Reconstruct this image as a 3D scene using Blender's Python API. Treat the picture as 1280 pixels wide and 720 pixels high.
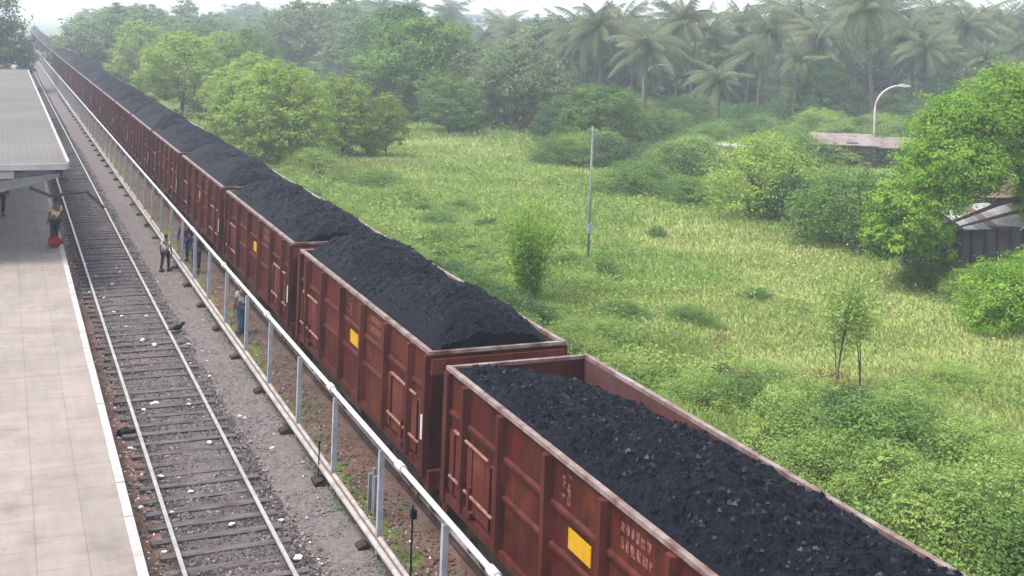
import bpy, bmesh, math, random
import numpy as np
from mathutils import Vector, Matrix
for o in list(bpy.data.objects): bpy.data.objects.remove(o)
S = bpy.context.scene
COL = S.collection
rad = math.radians
# ------------------------------------------------------------------ camera, sky, sun, exposure
FPX = 1481.0
PSI = math.atan(637/1481.); RHO = rad(2.0)
CY = 15+637*math.tan(RHO); CX = 640.0; CAMH = 8.9
Fv = Vector((math.sin(PSI), math.cos(PSI), 0)); Rv = Vector((math.cos(PSI), -math.sin(PSI), 0)); Uv = Vector((0, 0, 1))
cr, sr = math.cos(RHO), math.sin(RHO)
CXv = Rv*cr+Uv*sr; CYv = -Rv*sr+Uv*cr
CPOS = Vector((0, 0, CAMH))
cam = bpy.data.cameras.new("camera"); camo = bpy.data.objects.new("camera", cam); COL.objects.link(camo)
m = Matrix((CXv, CYv, -Fv)).transposed().to_4x4(); m.translation = CPOS; camo.matrix_world = m
cam.sensor_width = 36; cam.lens = FPX/1280*36; cam.shift_y = -(360-CY)/1280; cam.clip_end = 6000; cam.clip_start = .1
S.camera = camo
SUN_DIR = Vector((-.45, .06, 1.0)).normalized()
W = bpy.data.worlds.new("World"); S.world = W; W.use_nodes = True
nt = W.node_tree; bg = nt.nodes["Background"]
sky = nt.nodes.new("ShaderNodeTexSky"); sky.sky_type = 'NISHITA'; sky.sun_disc = False
sky.sun_elevation = math.asin(SUN_DIR.z); sky.sun_rotation = math.atan2(SUN_DIR.x, SUN_DIR.y)
sky.air_density = 1.0; sky.dust_density = 2.0; sky.ozone_density = 1.0
hs = nt.nodes.new("ShaderNodeHueSaturation"); hs.inputs["Saturation"].default_value = .38
nt.links.new(sky.outputs[0], hs.inputs["Color"]); nt.links.new(hs.outputs[0], bg.inputs[0])
bg.inputs[1].default_value = .15
sl = bpy.data.lights.new("sun", 'SUN'); so = bpy.data.objects.new("sun", sl); COL.objects.link(so)
sl.energy = 1.5; sl.angle = rad(20); sl.color = (1, .96, .9)
so.rotation_euler = SUN_DIR.to_track_quat('Z', 'Y').to_euler()
S.view_settings.view_transform = 'Standard'; S.view_settings.look = 'None'
S.view_settings.exposure = 1.75; S.view_settings.gamma = 1; S.view_settings.use_curve_mapping = False
HAZE_DENSITY = 0.0010

def ray(x, y): return Fv+CXv*((x-CX)/FPX)-CYv*((y-CY)/FPX)
def at_z(x, y, z): d = ray(x, y); return CPOS+d*((z-CAMH)/d.z)
def at_y(x, y, Y): d = ray(x, y); return CPOS+d*(Y/d.y)
rng = np.random.default_rng(7)
random.seed(5)

# ------------------------------------------------------------------ materials
def mat(name, col, rough=.8, col2=None, scale=6, detail=4, bump=0, bscale=30, metal=0, spec=.07, lo=.35, hi=.65, col3=None, scale3=1.5, stretch=None, lo3=.45, hi3=.7):
    col, col2, col3 = [c and tuple(q*.82 for q in c) for c in (col, col2, col3)]
    M = bpy.data.materials.new(name); M.use_nodes = True; t = M.node_tree; b = t.nodes["Principled BSDF"]
    b.inputs["Roughness"].default_value = rough; b.inputs["Metallic"].default_value = metal
    b.inputs["Specular IOR Level"].default_value = spec
    b.inputs["Base Color"].default_value = (*col, 1)
    tc = t.nodes.new("ShaderNodeTexCoord"); src = tc.outputs["Object"]
    if stretch:
        mp = t.nodes.new("ShaderNodeMapping"); mp.inputs["Scale"].default_value = stretch; t.links.new(src, mp.inputs[0]); src2 = mp.outputs[0]
    else: src2 = src
    last = None
    def layer(prev, c, sc, lo, hi, s):
        n = t.nodes.new("ShaderNodeTexNoise"); n.inputs["Scale"].default_value = sc; n.inputs["Detail"].default_value = detail; n.inputs["Roughness"].default_value = .65
        t.links.new(s, n.inputs["Vector"])
        mr = t.nodes.new("ShaderNodeMapRange"); mr.inputs[1].default_value = lo; mr.inputs[2].default_value = hi; t.links.new(n.outputs[0], mr.inputs[0])
        mx = t.nodes.new("ShaderNodeMix"); mx.data_type = 'RGBA'
        t.links.new(mr.outputs[0], mx.inputs[0])
        if prev is None: mx.inputs[6].default_value = (*col, 1)
        else: t.links.new(prev, mx.inputs[6])
        mx.inputs[7].default_value = (*c, 1); return mx.outputs[2]
    if col2: last = layer(last, col2, scale, lo, hi, src2)
    if col3: last = layer(last, col3, scale3, lo3, hi3, src)
    if last: t.links.new(last, b.inputs["Base Color"])
    if bump:
        n = t.nodes.new("ShaderNodeTexNoise"); n.inputs["Scale"].default_value = bscale; n.inputs["Detail"].default_value = 5
        t.links.new(src, n.inputs["Vector"]); bp = t.nodes.new("ShaderNodeBump"); bp.inputs["Strength"].default_value = bump; bp.inputs["Distance"].default_value = .05
        t.links.new(n.outputs[0], bp.inputs["Height"]); t.links.new(bp.outputs[0], b.inputs["Normal"])
    return M

def leafmat(name, a, b, transl=.42, obj_var=.12):
    a = tuple(q*1.36 for q in a); b = tuple(q*1.36 for q in b)
    M = bpy.data.materials.new(name); M.use_nodes = True; t = M.node_tree; t.nodes.clear()
    out = t.nodes.new("ShaderNodeOutputMaterial")
    at = t.nodes.new("ShaderNodeAttribute"); at.attribute_name = "tint"
    mx = t.nodes.new("ShaderNodeMix"); mx.data_type = 'RGBA'; mx.inputs[6].default_value = (*a, 1); mx.inputs[7].default_value = (*b, 1)
    t.links.new(at.outputs["Fac"], mx.inputs[0])
    oi = t.nodes.new("ShaderNodeObjectInfo"); mr = t.nodes.new("ShaderNodeMapRange"); mr.inputs[3].default_value = 1-obj_var; mr.inputs[4].default_value = 1+obj_var
    t.links.new(oi.outputs["Random"], mr.inputs[0])
    hv = t.nodes.new("ShaderNodeHueSaturation"); t.links.new(mr.outputs[0], hv.inputs["Value"]); t.links.new(mx.outputs[2], hv.inputs["Color"])
    d = t.nodes.new("ShaderNodeBsdfPrincipled"); d.inputs["Roughness"].default_value = .55; d.inputs["Specular IOR Level"].default_value = .08
    tr = t.nodes.new("ShaderNodeBsdfTranslucent"); ms = t.nodes.new("ShaderNodeMixShader"); ms.inputs[0].default_value = transl
    t.links.new(hv.outputs[0], d.inputs["Base Color"]); t.links.new(hv.outputs[0], tr.inputs[0])
    t.links.new(d.outputs[0], ms.inputs[1]); t.links.new(tr.outputs[0], ms.inputs[2]); t.links.new(ms.outputs[0], out.inputs[0])
    return M

M_rust = mat("wagon_paint", (.08, .0135, .008), .65, (.024, .0065, .005), 3.5, 6, .15, 25, col3=(.105, .026, .013), scale3=1.1, stretch=(1, 1, .35))
def vary(M, amt):
    t = M.node_tree; b = t.nodes["Principled BSDF"]; src = b.inputs["Base Color"].links[0].from_socket
    oi = t.nodes.new("ShaderNodeObjectInfo"); mr = t.nodes.new("ShaderNodeMapRange"); mr.inputs[3].default_value = 1-amt; mr.inputs[4].default_value = 1+amt; t.links.new(oi.outputs["Random"], mr.inputs[0])
    hv = t.nodes.new("ShaderNodeHueSaturation"); t.links.new(mr.outputs[0], hv.inputs["Value"]); t.links.new(src, hv.inputs["Color"])
    # rust streaks running down from the rim and grime of their own shape
    tc = t.nodes.new("ShaderNodeTexCoord"); mp = t.nodes.new("ShaderNodeMapping"); mp.inputs["Scale"].default_value = (5, 5, .45); t.links.new(tc.outputs["Object"], mp.inputs[0])
    n = t.nodes.new("ShaderNodeTexNoise"); n.inputs["Scale"].default_value = 1.6; n.inputs["Detail"].default_value = 7; t.links.new(mp.outputs[0], n.inputs["Vector"])
    m2 = t.nodes.new("ShaderNodeMapRange"); m2.inputs[1].default_value = .5; m2.inputs[2].default_value = .68; m2.inputs[4].default_value = .75; t.links.new(n.outputs[0], m2.inputs[0])
    mx = t.nodes.new("ShaderNodeMix"); mx.data_type = 'RGBA'; t.links.new(m2.outputs[0], mx.inputs[0]); t.links.new(hv.outputs[0], mx.inputs[6]); mx.inputs[7].default_value = (.03, .011, .008, 1)
    t.links.new(mx.outputs[2], b.inputs["Base Color"]); return M
vary(M_rust, .22)
M_rust2 = mat("wagon_paint_faded", (.108, .02, .012), .65, (.075, .018, .016), 3.0, 6, .15, 25, col3=(.15, .055, .038), scale3=.9, stretch=(1, 1, .35))
M_post = mat("wagon_post_paint", (.1, .026, .018), .55, (.05, .012, .01), 4, 5, .1, 30, stretch=(1, 1, .3))
M_bar = mat("worn_bar", (.3, .16, .135), .55, (.16, .05, .04), 6, 4)
vary(M_rust2, .2); vary(M_post, .15)
M_inner = mat("wagon_inside", (.13, .05, .045), .8, (.07, .035, .035), 3, 5, .2, 30)
M_coping = mat("worn_sky_pale_coping", (.33, .275, .255), .5, (.12, .055, .045), 2.2, 5, .1, 40, metal=.15)  # worn pale metal, with the sky's reflection put into its colour
M_under = mat("underframe_dirt", (.03, .024, .022), .8, (.06, .045, .04), 5, 4)
M_steel = mat("wheel_steel", (.09, .07, .06), .5, (.05, .035, .03), 6, 4, metal=.6)
M_yellow = mat("yellow_paint", (.5, .27, .012), .6, (.4, .18, .01), 6, 5, lo=.5, hi=.8)
M_stencil = mat("faded_stencil", (.24, .11, .095), .7, (.1, .022, .016), 14, 4, lo=.4, hi=.6)
M_white = mat("white_paint", (.55, .54, .53), .6, (.4, .37, .36), 8, 4, lo=.5, hi=.8)
M_coal = mat("coal", (.0022, .0026, .006), .6, (.0055, .0065, .013), 7, 6, .8, 32, spec=.06, col3=(.05, .054, .075), scale3=30, lo3=.59, hi3=.78)  # fine pale specks are glints put into the coal colour
M_glint = mat("coal_painted_glint", (.010, .0115, .018), .45, (.02, .0225, .033), 9, 3, spec=.14)  # lighter grey for some lumps, glints painted as colour
M_gravel = mat("ballast_gravel", (.125, .108, .108), .95, (.055, .046, .048), 14, 8, .8, 26, col3=(.165, .14, .135), scale3=.6)
M_cess = mat("trodden_gravel", (.185, .155, .155), .95, (.11, .09, .09), 9, 8, .5, 30, col3=(.15, .13, .115), scale3=.5)
M_dirt = mat("red_dirt", (.16, .09, .066), .95, (.085, .062, .052), 3, 7, .6, 20, col3=(.13, .105, .09), scale3=1.3)
M_reddirt = mat("reddish_earth", (.24, .125, .09), .95, (.15, .1, .085), 2.5, 7, .6, 20, col3=(.1, .075, .07), scale3=.9)
M_soil = mat("field_soil", (.08, .12, .03), .95, (.12, .16, .04), .25, 7, .4, 5, col3=(.16, .17, .06), scale3=.07)
M_sleeper = mat("old_sleeper", (.135, .12, .122), .85, (.06, .052, .055), 7, 6, .3, 30, stretch=(.3, 1, 1))
M_railtop = mat("rail_head", (.42, .4, .39), .4, (.3, .27, .26), 3, 4, metal=.3)
M_railweb = mat("rail_rust", (.085, .05, .04), .8, (.05, .035, .03), 6, 4)
M_galv = mat("pale_metal", (.5, .47, .455), .7, (.3, .265, .25), 2.5, 5, metal=0, spec=.07, lo=.5, hi=.8)
M_post_g = mat("grey_post", (.42, .435, .47), .6, (.31, .32, .35), 4, 5, metal=.2)
M_lowrail = mat("dusty_rail", (.4, .36, .34), .7, (.24, .2, .185), 2.5, 6, .2, 20)
M_concrete = mat("concrete_side", (.2, .16, .14), .9, (.11, .085, .075), 2.5, 7, .4, 14, stretch=(1, 1, .4))
M_edge = mat("platform_edge", (.43, .4, .39), .8, (.33, .295, .285), 3, 6)
M_roof = mat("canopy_sheet", (.145, .136, .124), .8, (.105, .096, .085), .5, 8, .1, 6, col3=(.165, .157, .145), scale3=.25)
M_fascia = mat("canopy_fascia", (.42, .4, .39), .7, (.32, .295, .285), 1.5, 5)
M_dark = mat("dark_steel", (.045, .04, .045), .6, (.07, .06, .06), 5, 4)
M_greysteel = mat("grey_steel", (.25, .25, .27), .6, (.19, .18, .19), 3, 4)
M_bark = mat("bark", (.12, .095, .075), .95, (.06, .048, .04), 6, 6, .5, 20, stretch=(1, 1, .3))
M_palmbark = mat("palm_bark", (.17, .15, .13), .95, (.1, .085, .075), 8, 5, .4, 12, stretch=(.4, .4, 2))
M_wall = mat("stained_wall", (.11, .105, .1), .9, (.045, .043, .04), 1.3, 7, .2, 12, stretch=(1, 1, .4))
M_tarp = mat("pale_sheet_roof", (.42, .41, .41), .7, (.22, .205, .2), .9, 6, .1, 8)
M_pink = mat("pinkish_sheet_roof", (.27, .225, .215), .8, (.18, .135, .125), .8, 6)
M_brown = mat("brown_wall", (.22, .14, .11), .9, (.13, .09, .08), 1.2, 5)
M_farwall = mat("far_painted_wall", (.62, .6, .66), .8, (.52, .5, .55), .4, 4)
M_glass = mat("dark_window", (.05, .055, .065), .2)
M_paper = mat("paper_scrap", (.6, .6, .59), .8)
M_black = mat("black_plastic", (.012, .012, .015), .4)
M_skin = mat("skin", (.16, .085, .055), .6)
M_hair = mat("black_hair", (.01, .009, .008), .6)
M_shirtY = mat("cream_cloth", (.85, .68, .48), .85, (.4, .29, .2), 9)
M_shirtW = mat("pale_cloth", (.5, .5, .53), .85, (.4, .4, .42), 9)
M_navy = mat("navy_cloth", (.02, .026, .055), .85, (.03, .036, .07), 9)
M_blackcloth = mat("black_cloth", (.014, .014, .017), .85)
M_blue = mat("blue_denim", (.065, .12, .2), .85, (.05, .09, .15), 12)
M_redbag = mat("red_cloth", (.32, .02, .02), .75, (.16, .012, .015), 12)

L_light = leafmat("leaf_light", (0.115, 0.185, 0.03), (0.21, 0.275, 0.06))
L_mid = leafmat("leaf_mid", (0.055, 0.11, 0.026), (0.115, 0.185, 0.045))
L_dark = leafmat("leaf_dark", (0.033, 0.075, 0.026), (0.072, 0.125, 0.04))
L_bright = leafmat("leaf_bright", (0.07, 0.155, 0.014), (0.17, 0.27, 0.035))
L_grey = leafmat("leaf_grey", (0.075, 0.115, 0.05), (0.135, 0.18, 0.085))
L_palm = leafmat("leaf_palm", (0.05, 0.078, 0.032), (0.135, 0.15, 0.08))
L_weed = leafmat("leaf_weed", (0.08, 0.15, 0.03), (0.23, 0.29, 0.08))
L_field = leafmat("field_blades", (0.12, 0.195, 0.04), (0.285, 0.295, 0.11), .35)
L_dry = leafmat("dry_leaf", (.12, .075, .04), (.2, .15, .08))

# ------------------------------------------------------------------ mesh helpers
class MB:
    def __init__(s): s.v = []; s.f = []
    def box(s, x0, x1, y0, y1, z0, z1):
        n = len(s.v); s.v += [(x, y, z) for z in (z0, z1) for y in (y0, y1) for x in (x0, x1)]
        for q in ((0, 2, 3, 1), (4, 5, 7, 6), (0, 1, 5, 4), (2, 6, 7, 3), (0, 4, 6, 2), (1, 3, 7, 5)): s.f.append(tuple(n+i for i in q))
        return s
    def tube(s, pts, r, n=8, cap=True):
        pts = [Vector(p) for p in pts]; rs = r if isinstance(r, (list, tuple)) else [r]*len(pts)
        base = len(s.v)
        for i, p in enumerate(pts):
            d = (pts[min(i+1, len(pts)-1)]-pts[max(i-1, 0)]).normalized()
            a = d.orthogonal().normalized() if abs(d.z) < .999 else Vector((1, 0, 0)); 
            if abs(d.z) < .999: a = d.cross(Vector((0, 0, 1))).normalized()
            b = d.cross(a)
            for k in range(n):
                an = 2*math.pi*k/n; s.v.append(tuple(p+(a*math.cos(an)+b*math.sin(an))*rs[i]))
        for i in range(len(pts)-1):
            for k in range(n):
                k2 = (k+1) % n; s.f.append((base+i*n+k, base+i*n+k2, base+(i+1)*n+k2, base+(i+1)*n+k))
        if cap:
            s.f.append(tuple(base+k for k in range(n))[::-1]); e = base+(len(pts)-1)*n; s.f.append(tuple(e+k for k in range(n)))
        return s
    def prism(s, poly, axis, a0, a1):   # poly of 2D points extruded along axis ('x','y','z')
        n = len(s.v); k = len(poly)
        for a in (a0, a1):
            for (p, q) in poly: s.v.append({'x': (a, p, q), 'y': (p, a, q), 'z': (p, q, a)}[axis])
        s.f.append(tuple(range(n, n+k))); s.f.append(tuple(range(n+k, n+2*k))[::-1])
        for i in range(k): j = (i+1) % k; s.f.append((n+i, n+k+i, n+k+j, n+j))
        return s
    def build(s, name, M, parent=None, smooth=False, loc=None):
        me = bpy.data.meshes.new(name); me.from_pydata(s.v, [], s.f)
        bm = bmesh.new(); bm.from_mesh(me); bmesh.ops.recalc_face_normals(bm, faces=bm.faces); bm.to_mesh(me); bm.free()
        return link(name, me, M, parent, smooth, loc)
def link(name, me, M, parent=None, smooth=False, loc=None):
    for x in (M if isinstance(M, (list, tuple)) else [M]): me.materials.append(x)
    if smooth:
        me.polygons.foreach_set("use_smooth", [True]*len(me.polygons))
    o = bpy.data.objects.new(name, me); COL.objects.link(o); o.parent = parent
    if loc is not None: o.location = loc
    return o
def quads(name, V, Q, M, parent=None, tint=None, smooth=False):
    me = bpy.data.meshes.new(name); V = np.asarray(V, np.float32); Q = np.asarray(Q, np.int32)
    k = Q.shape[1]
    me.vertices.add(len(V)); me.vertices.foreach_set("co", V.ravel())
    me.loops.add(Q.size); me.loops.foreach_set("vertex_index", Q.ravel())
    me.polygons.add(len(Q)); me.polygons.foreach_set("loop_start", np.arange(0, Q.size, k, dtype=np.int32))
    try: me.polygons.foreach_set("loop_total", np.full(len(Q), k, np.int32))
    except Exception: pass
    me.update(calc_edges=True); me.validate()
    if tint is not None:
        a = me.attributes.new("tint", 'FLOAT', 'FACE'); a.data.foreach_set("value", np.clip(np.asarray(tint, np.float32), 0, 1))
    return link(name, me, M, parent, smooth)
def tag(o, label=None, cat=None, group=None, kind=None):
    if label: o['label'] = label
    if cat: o['category'] = cat
    if group: o['group'] = group
    if kind: o['kind'] = kind
    return o
def empty(name, loc=(0, 0, 0), rz=0, label=None, cat=None, group=None):
    o = bpy.data.objects.new(name, None); COL.objects.link(o); o.location = loc; o.rotation_euler = (0, 0, rz); o.empty_display_size = .2
    return tag(o, label, cat, group)
def copy_tree(o, parent=None, kids=None):
    c = o.copy(); COL.objects.link(c); c.parent = parent
    for ch in list(o.children): copy_tree(ch, c)
    return c
def place(proto, loc, rz=0, sc=1, label=None, cat=None, group=None):
    c = copy_tree(proto); c.location = loc; c.rotation_euler = (0, 0, rz); c.scale = (sc, sc, sc) if not isinstance(sc, tuple) else sc
    return tag(c, label, cat, group)
def vnoise(x, y, seed=0):
    r = np.random.default_rng(seed).random((64, 64)); xi = np.floor(x).astype(int); yi = np.floor(y).astype(int); fx = x-xi; fy = y-yi
    fx = fx*fx*(3-2*fx); fy = fy*fy*(3-2*fy); g = lambda a, b: r[a % 64, b % 64]
    return (g(xi, yi)*(1-fx)+g(xi+1, yi)*fx)*(1-fy)+(g(xi, yi+1)*(1-fx)+g(xi+1, yi+1)*fx)*fy
def fbm(x, y, seed=0, oct=4, gain=.5):
    s = 0; a = 1; t = 0
    for i in range(oct): s = s+a*vnoise(x*2**i+i*7.3, y*2**i+i*3.1, seed+i); t += a; a *= gain
    return s/t
def bend(y): return 2.6e-5*max(0, y-150)**2

# ------------------------------------------------------------------ ground
GX, GY = (-260, 900), (-30, 1500)
def field_z(x, y):
    x = np.asarray(x, float); y = np.asarray(y, float)
    t = np.clip((x-10.2-2.6e-5*np.maximum(0, y-150)**2)/3.0, 0, 1)
    z = -.25-.6*t*t*(3-2*t)+(fbm(x/9+40, y/9+40, 3, 3)-.5)*.5*t
    return np.where(x < 1.5, -.28, z)
xs = np.unique(np.concatenate([np.linspace(GX[0], 0, 8), np.linspace(0, 70, 71), np.linspace(70, GX[1], 30)]))
ys = np.unique(np.concatenate([np.linspace(GY[0], 0, 5), np.linspace(0, 120, 90), np.linspace(120, GY[1], 50)]))
XX, YY = np.meshgrid(xs, ys); V = np.stack([XX, YY, field_z(XX, YY)], -1).reshape(-1, 3)
nx = len(xs); ii = np.arange(len(ys)-1)[:, None]*nx+np.arange(nx-1)[None]; ii = ii.ravel()
tag(quads("ground", V, np.stack([ii, ii+1, ii+nx+1, ii+nx], -1), M_soil, smooth=True), kind="structure")
def strip(name, x0, x1, z, M, rough=.03, y0=-2., y1=620., nxn=10, seed=1, edge=None):
    ysn = np.concatenate([np.arange(y0, 60, .35), np.arange(60, y1, 5.)]); xsn = np.linspace(0, 1, nxn)
    A, B = np.meshgrid(xsn, ysn); bx = 2.6e-5*np.maximum(0, B-150)**2
    X = x0+(x1-x0)*A+bx; Z = z+(fbm(X*2.1+9, B*2.1, seed, 4)-.5)*2*rough
    if edge: Z = Z-edge*(np.abs(A-.5)*2)**3
    V = np.stack([X, B, Z], -1).reshape(-1, 3); n = nxn; i = (np.arange(len(ysn)-1)[:, None]*n+np.arange(n-1)[None]).ravel()
    o = quads(name, V, np.stack([i, i+1, i+n+1, i+n], -1), M, smooth=True); return tag(o, kind="structure")
strip("ballast", 2.78, 5.15, -.128, M_gravel, .03, nxn=34, seed=4, edge=.07)
strip("path", 4.95, 6.35, -.17, M_cess, .035, nxn=14, seed=8)
strip("trackside_dirt", 2.1, 2.95, -.17, M_reddirt, .05, nxn=10, seed=11)
strip("ballast", 6.2, 11.0, -.19, M_dirt, .06, nxn=24, seed=15, edge=.12)

# ------------------------------------------------------------------ tracks
def track(xc, label, g, pieces=True, sl_z=-.14, y0=2.):
    t = empty("railway_track", (xc, 0, 0), 0, label, "railway track", "railway tracks")
    ysr = [0, 60, 150]+list(range(180, 621, 30))
    for sx in (-.83, .83):
        a = MB(); b = MB()
        for i in range(len(ysr)-1):
            p, q = ysr[i], ysr[i+1]; b0, b1 = bend(p), bend(q)
            for (w, z0, z1, mb) in ((.035, -.03, 0, a), (.012, -.125, -.032, b), (.07, -.148, -.127, b)):
                n = len(mb.v); mb.v += [(sx+bb+s*w, yy, z) for yy, bb in ((p, b0), (q, b1)) for s in (-1, 1) for z in (z0, z1)]
                for f in ((0, 4, 5, 1), (2, 3, 7, 6), (1, 5, 7, 3), (0, 2, 6, 4)): mb.f.append(tuple(n+k for k in f))
        r = a.build("rail", M_railtop, t); b.build("rail_web", M_railweb, r)
    if pieces:
        r2 = random.Random(3); far = MB()
        for k in range(420):
            y = y0+k*.612; dz = r2.uniform(-.018, .012); w = r2.uniform(.085, .11)
            mb = MB() if k < 100 else far; bx = bend(y)
            mb.box(-1.12+r2.uniform(-.06, .06)+bx, 1.12+r2.uniform(-.06, .06)+bx, y-w, y+w, -.26, sl_z+.042+dz)
            if k < 100: mb.build("sleeper", M_sleeper, t)
        tag(far.build("sleeper", M_sleeper, t), kind="stuff")
    return t
track(3.8, "open railway track with dark sleepers and litter beside the platform", "t")
track(8.42, "railway track hidden under the loaded coal wagons", "t", False)

# ------------------------------------------------------------------ platform
pm = bpy.data.materials.new("platform_slabs"); pm.use_nodes = True; t = pm.node_tree; b = t.nodes["Principled BSDF"]; b.inputs["Roughness"].default_value = .85
tc = t.nodes.new("ShaderNodeTexCoord"); sp = t.nodes.new("ShaderNodeSeparateXYZ"); t.links.new(tc.outputs["Object"], sp.inputs[0])
cb = t.nodes.new("ShaderNodeCombineXYZ"); t.links.new(sp.outputs["Y"], cb.inputs["X"]); t.links.new(sp.outputs["X"], cb.inputs["Y"])
br = t.nodes.new("ShaderNodeTexBrick"); br.inputs["Scale"].default_value = 1; br.inputs["Brick Width"].default_value = 1.15; br.inputs["Row Height"].default_value = .72
br.inputs["Mortar Size"].default_value = .008; br.inputs["Mortar Smooth"].default_value = .3; br.offset = .37
br.inputs["Color1"].default_value = (.205, .166, .143, 1); br.inputs["Color2"].default_value = (.182, .152, .134, 1); br.inputs["Mortar"].default_value = (.12, .1, .094, 1)
t.links.new(cb.outputs[0], br.inputs["Vector"])
def nz(sc, vec=None, det=7):
    n = t.nodes.new("ShaderNodeTexNoise"); n.inputs["Scale"].default_value = sc; n.inputs["Detail"].default_value = det; n.inputs["Roughness"].default_value = .65
    t.links.new(vec or tc.outputs["Object"], n.inputs["Vector"]); return n
def mulmap(prev, n, lo, hi, a, bb):
    mr = t.nodes.new("ShaderNodeMapRange"); mr.inputs[1].default_value = lo; mr.inputs[2].default_value = hi; mr.inputs[3].default_value = a; mr.inputs[4].default_value = bb
    t.links.new(n.outputs[0], mr.inputs[0]); mx = t.nodes.new("ShaderNodeMix"); mx.data_type = 'RGBA'; mx.blend_type = 'MULTIPLY'; mx.inputs[0].default_value = 1
    t.links.new(prev, mx.inputs[6]); t.links.new(mr.outputs[0], mx.inputs[7]); return mx.outputs[2]
c = mulmap(br.outputs["Color"], nz(.5), .3, .7, .86, 1.12)
mpn = t.nodes.new("ShaderNodeMapping"); mpn.inputs["Scale"].default_value = (3, .5, 1); t.links.new(tc.outputs["Object"], mpn.inputs[0])
c = mulmap(c, nz(1.6, mpn.outputs[0]), .35, .7, .9, 1.08)
c = mulmap(c, nz(5.0), .28, .42, .75, 1.0)
c = mulmap(c, nz(.9), .28, .46, .72, 1.0)
mps = t.nodes.new("ShaderNodeMapping"); mps.inputs["Scale"].default_value = (.35, 4, 1); t.links.new(tc.outputs["Object"], mps.inputs[0])
c = mulmap(c, nz(1.2, mps.outputs[0], 9), .35, .6, .87, 1.04)
c = mulmap(c, nz(17.0, None, 3), .22, .3, .55, 1.0)
t.links.new(c, b.inputs["Base Color"])
pl = MB().box(-9, 2.06, -4, 420, -.3, .8).build("platform", pm); tag(pl, kind="structure")
e = MB(); y = -4.
while y < 420:
    e.box(2.062, 2.21, y, y+1.48, .66, .806+.004*math.sin(y*3)); y += 1.5
tag(e.build("platform_edge", M_edge), kind="structure")
tag(MB().box(2.062, 2.12, -4, 420, -.3, .655).build("platform_side", M_concrete), kind="structure")

# ------------------------------------------------------------------ canopy over the platform
cn = empty("platform_canopy", (-1.5, 41.5, .8), 0, "flat grey sheet canopy with pale edge trim over the platform", "canopy")
mb = MB(); cy0, cy1 = 0, 68
k = -5.5
while k < 3.55:
    mb.prism([(k, 3.16), (k+.1, 3.168), (k+.2, 3.16), (k+.2, 3.13), (k, 3.13)], 'y', cy0, cy1); k += .2
mb.build("roof", M_roof, cn)
MB().box(3.6, 3.68, -.02, cy1+.02, 3.02, 3.26).build("edge_trim", M_fascia, cn)
MB().box(-5.5, 3.6, -.10, -.03, 3.0, 3.2).build("front_trim", M_fascia, cn)
MB().box(-5.5, 3.6, cy1+.03, cy1+.1, 3.0, 3.26).build("rear_trim", M_fascia, cn)
for i in range(9):
    yy = .5+i*8.2
    c_ = MB().box(-1.2, -.9, yy-.15, yy+.15, 0, 2.6).build("column", M_greysteel, cn)
    MB().prism([(-1.05, 2.15), (-1.05, 2.6), (3.3, 3.0), (3.3, 2.86)], 'y', yy-.09, yy+.09).build("cantilever_beam", M_greysteel, cn)
    MB().prism([(-1.05, 2.15), (-1.05, 2.6), (-5.2, 3.0), (-5.2, 2.86)], 'y', yy-.09, yy+.09).build("cantilever_beam", M_greysteel, cn)
for xx in (-3.6, -2.2, .6, 1.6, 2.6, 3.3):
    MB().box(xx-.06, xx+.06, .02, cy1, 2.98, 3.12).build("purlin", M_dark, cn)
MB().prism([(-3.0, 1.75), (-3.0, 2.1), (3.4, 2.86), (3.4, 2.72), (1.4, 2.2)], 'y', .25, .4).build("front_beam", M_greysteel, cn); MB().box(-5.4, 3.5, .55, .75, 2.72, 2.97).build("cross_beam", M_dark, cn)
for xa, xb, za, zb in ((3.05, 4.3, 2.06, 2.2), (4.27, 4.85, 2.2, 1.62), (2.5, 3.1, 2.35, 2.1), (2.4, 3.0, 2.98, 2.75), (3.0, 3.5, 2.75, 2.98), (3.45, 3.7, 2.62, 2.6), (1.9, 2.3, 2.98, 2.8)):
    MB().tube([(xa, .5, za), (xb, .5, zb)], .055, 6).build("dark_bracket", M_dark, cn)
MB().box(2.35, 2.6, .42, .6, 2.7, 2.99).build("lamp_box", M_dark, cn)
MB().box(-.6, 2.0, .05, .14, 2.72, 2.96).build("hanging_board", M_fascia, cn)

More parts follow.
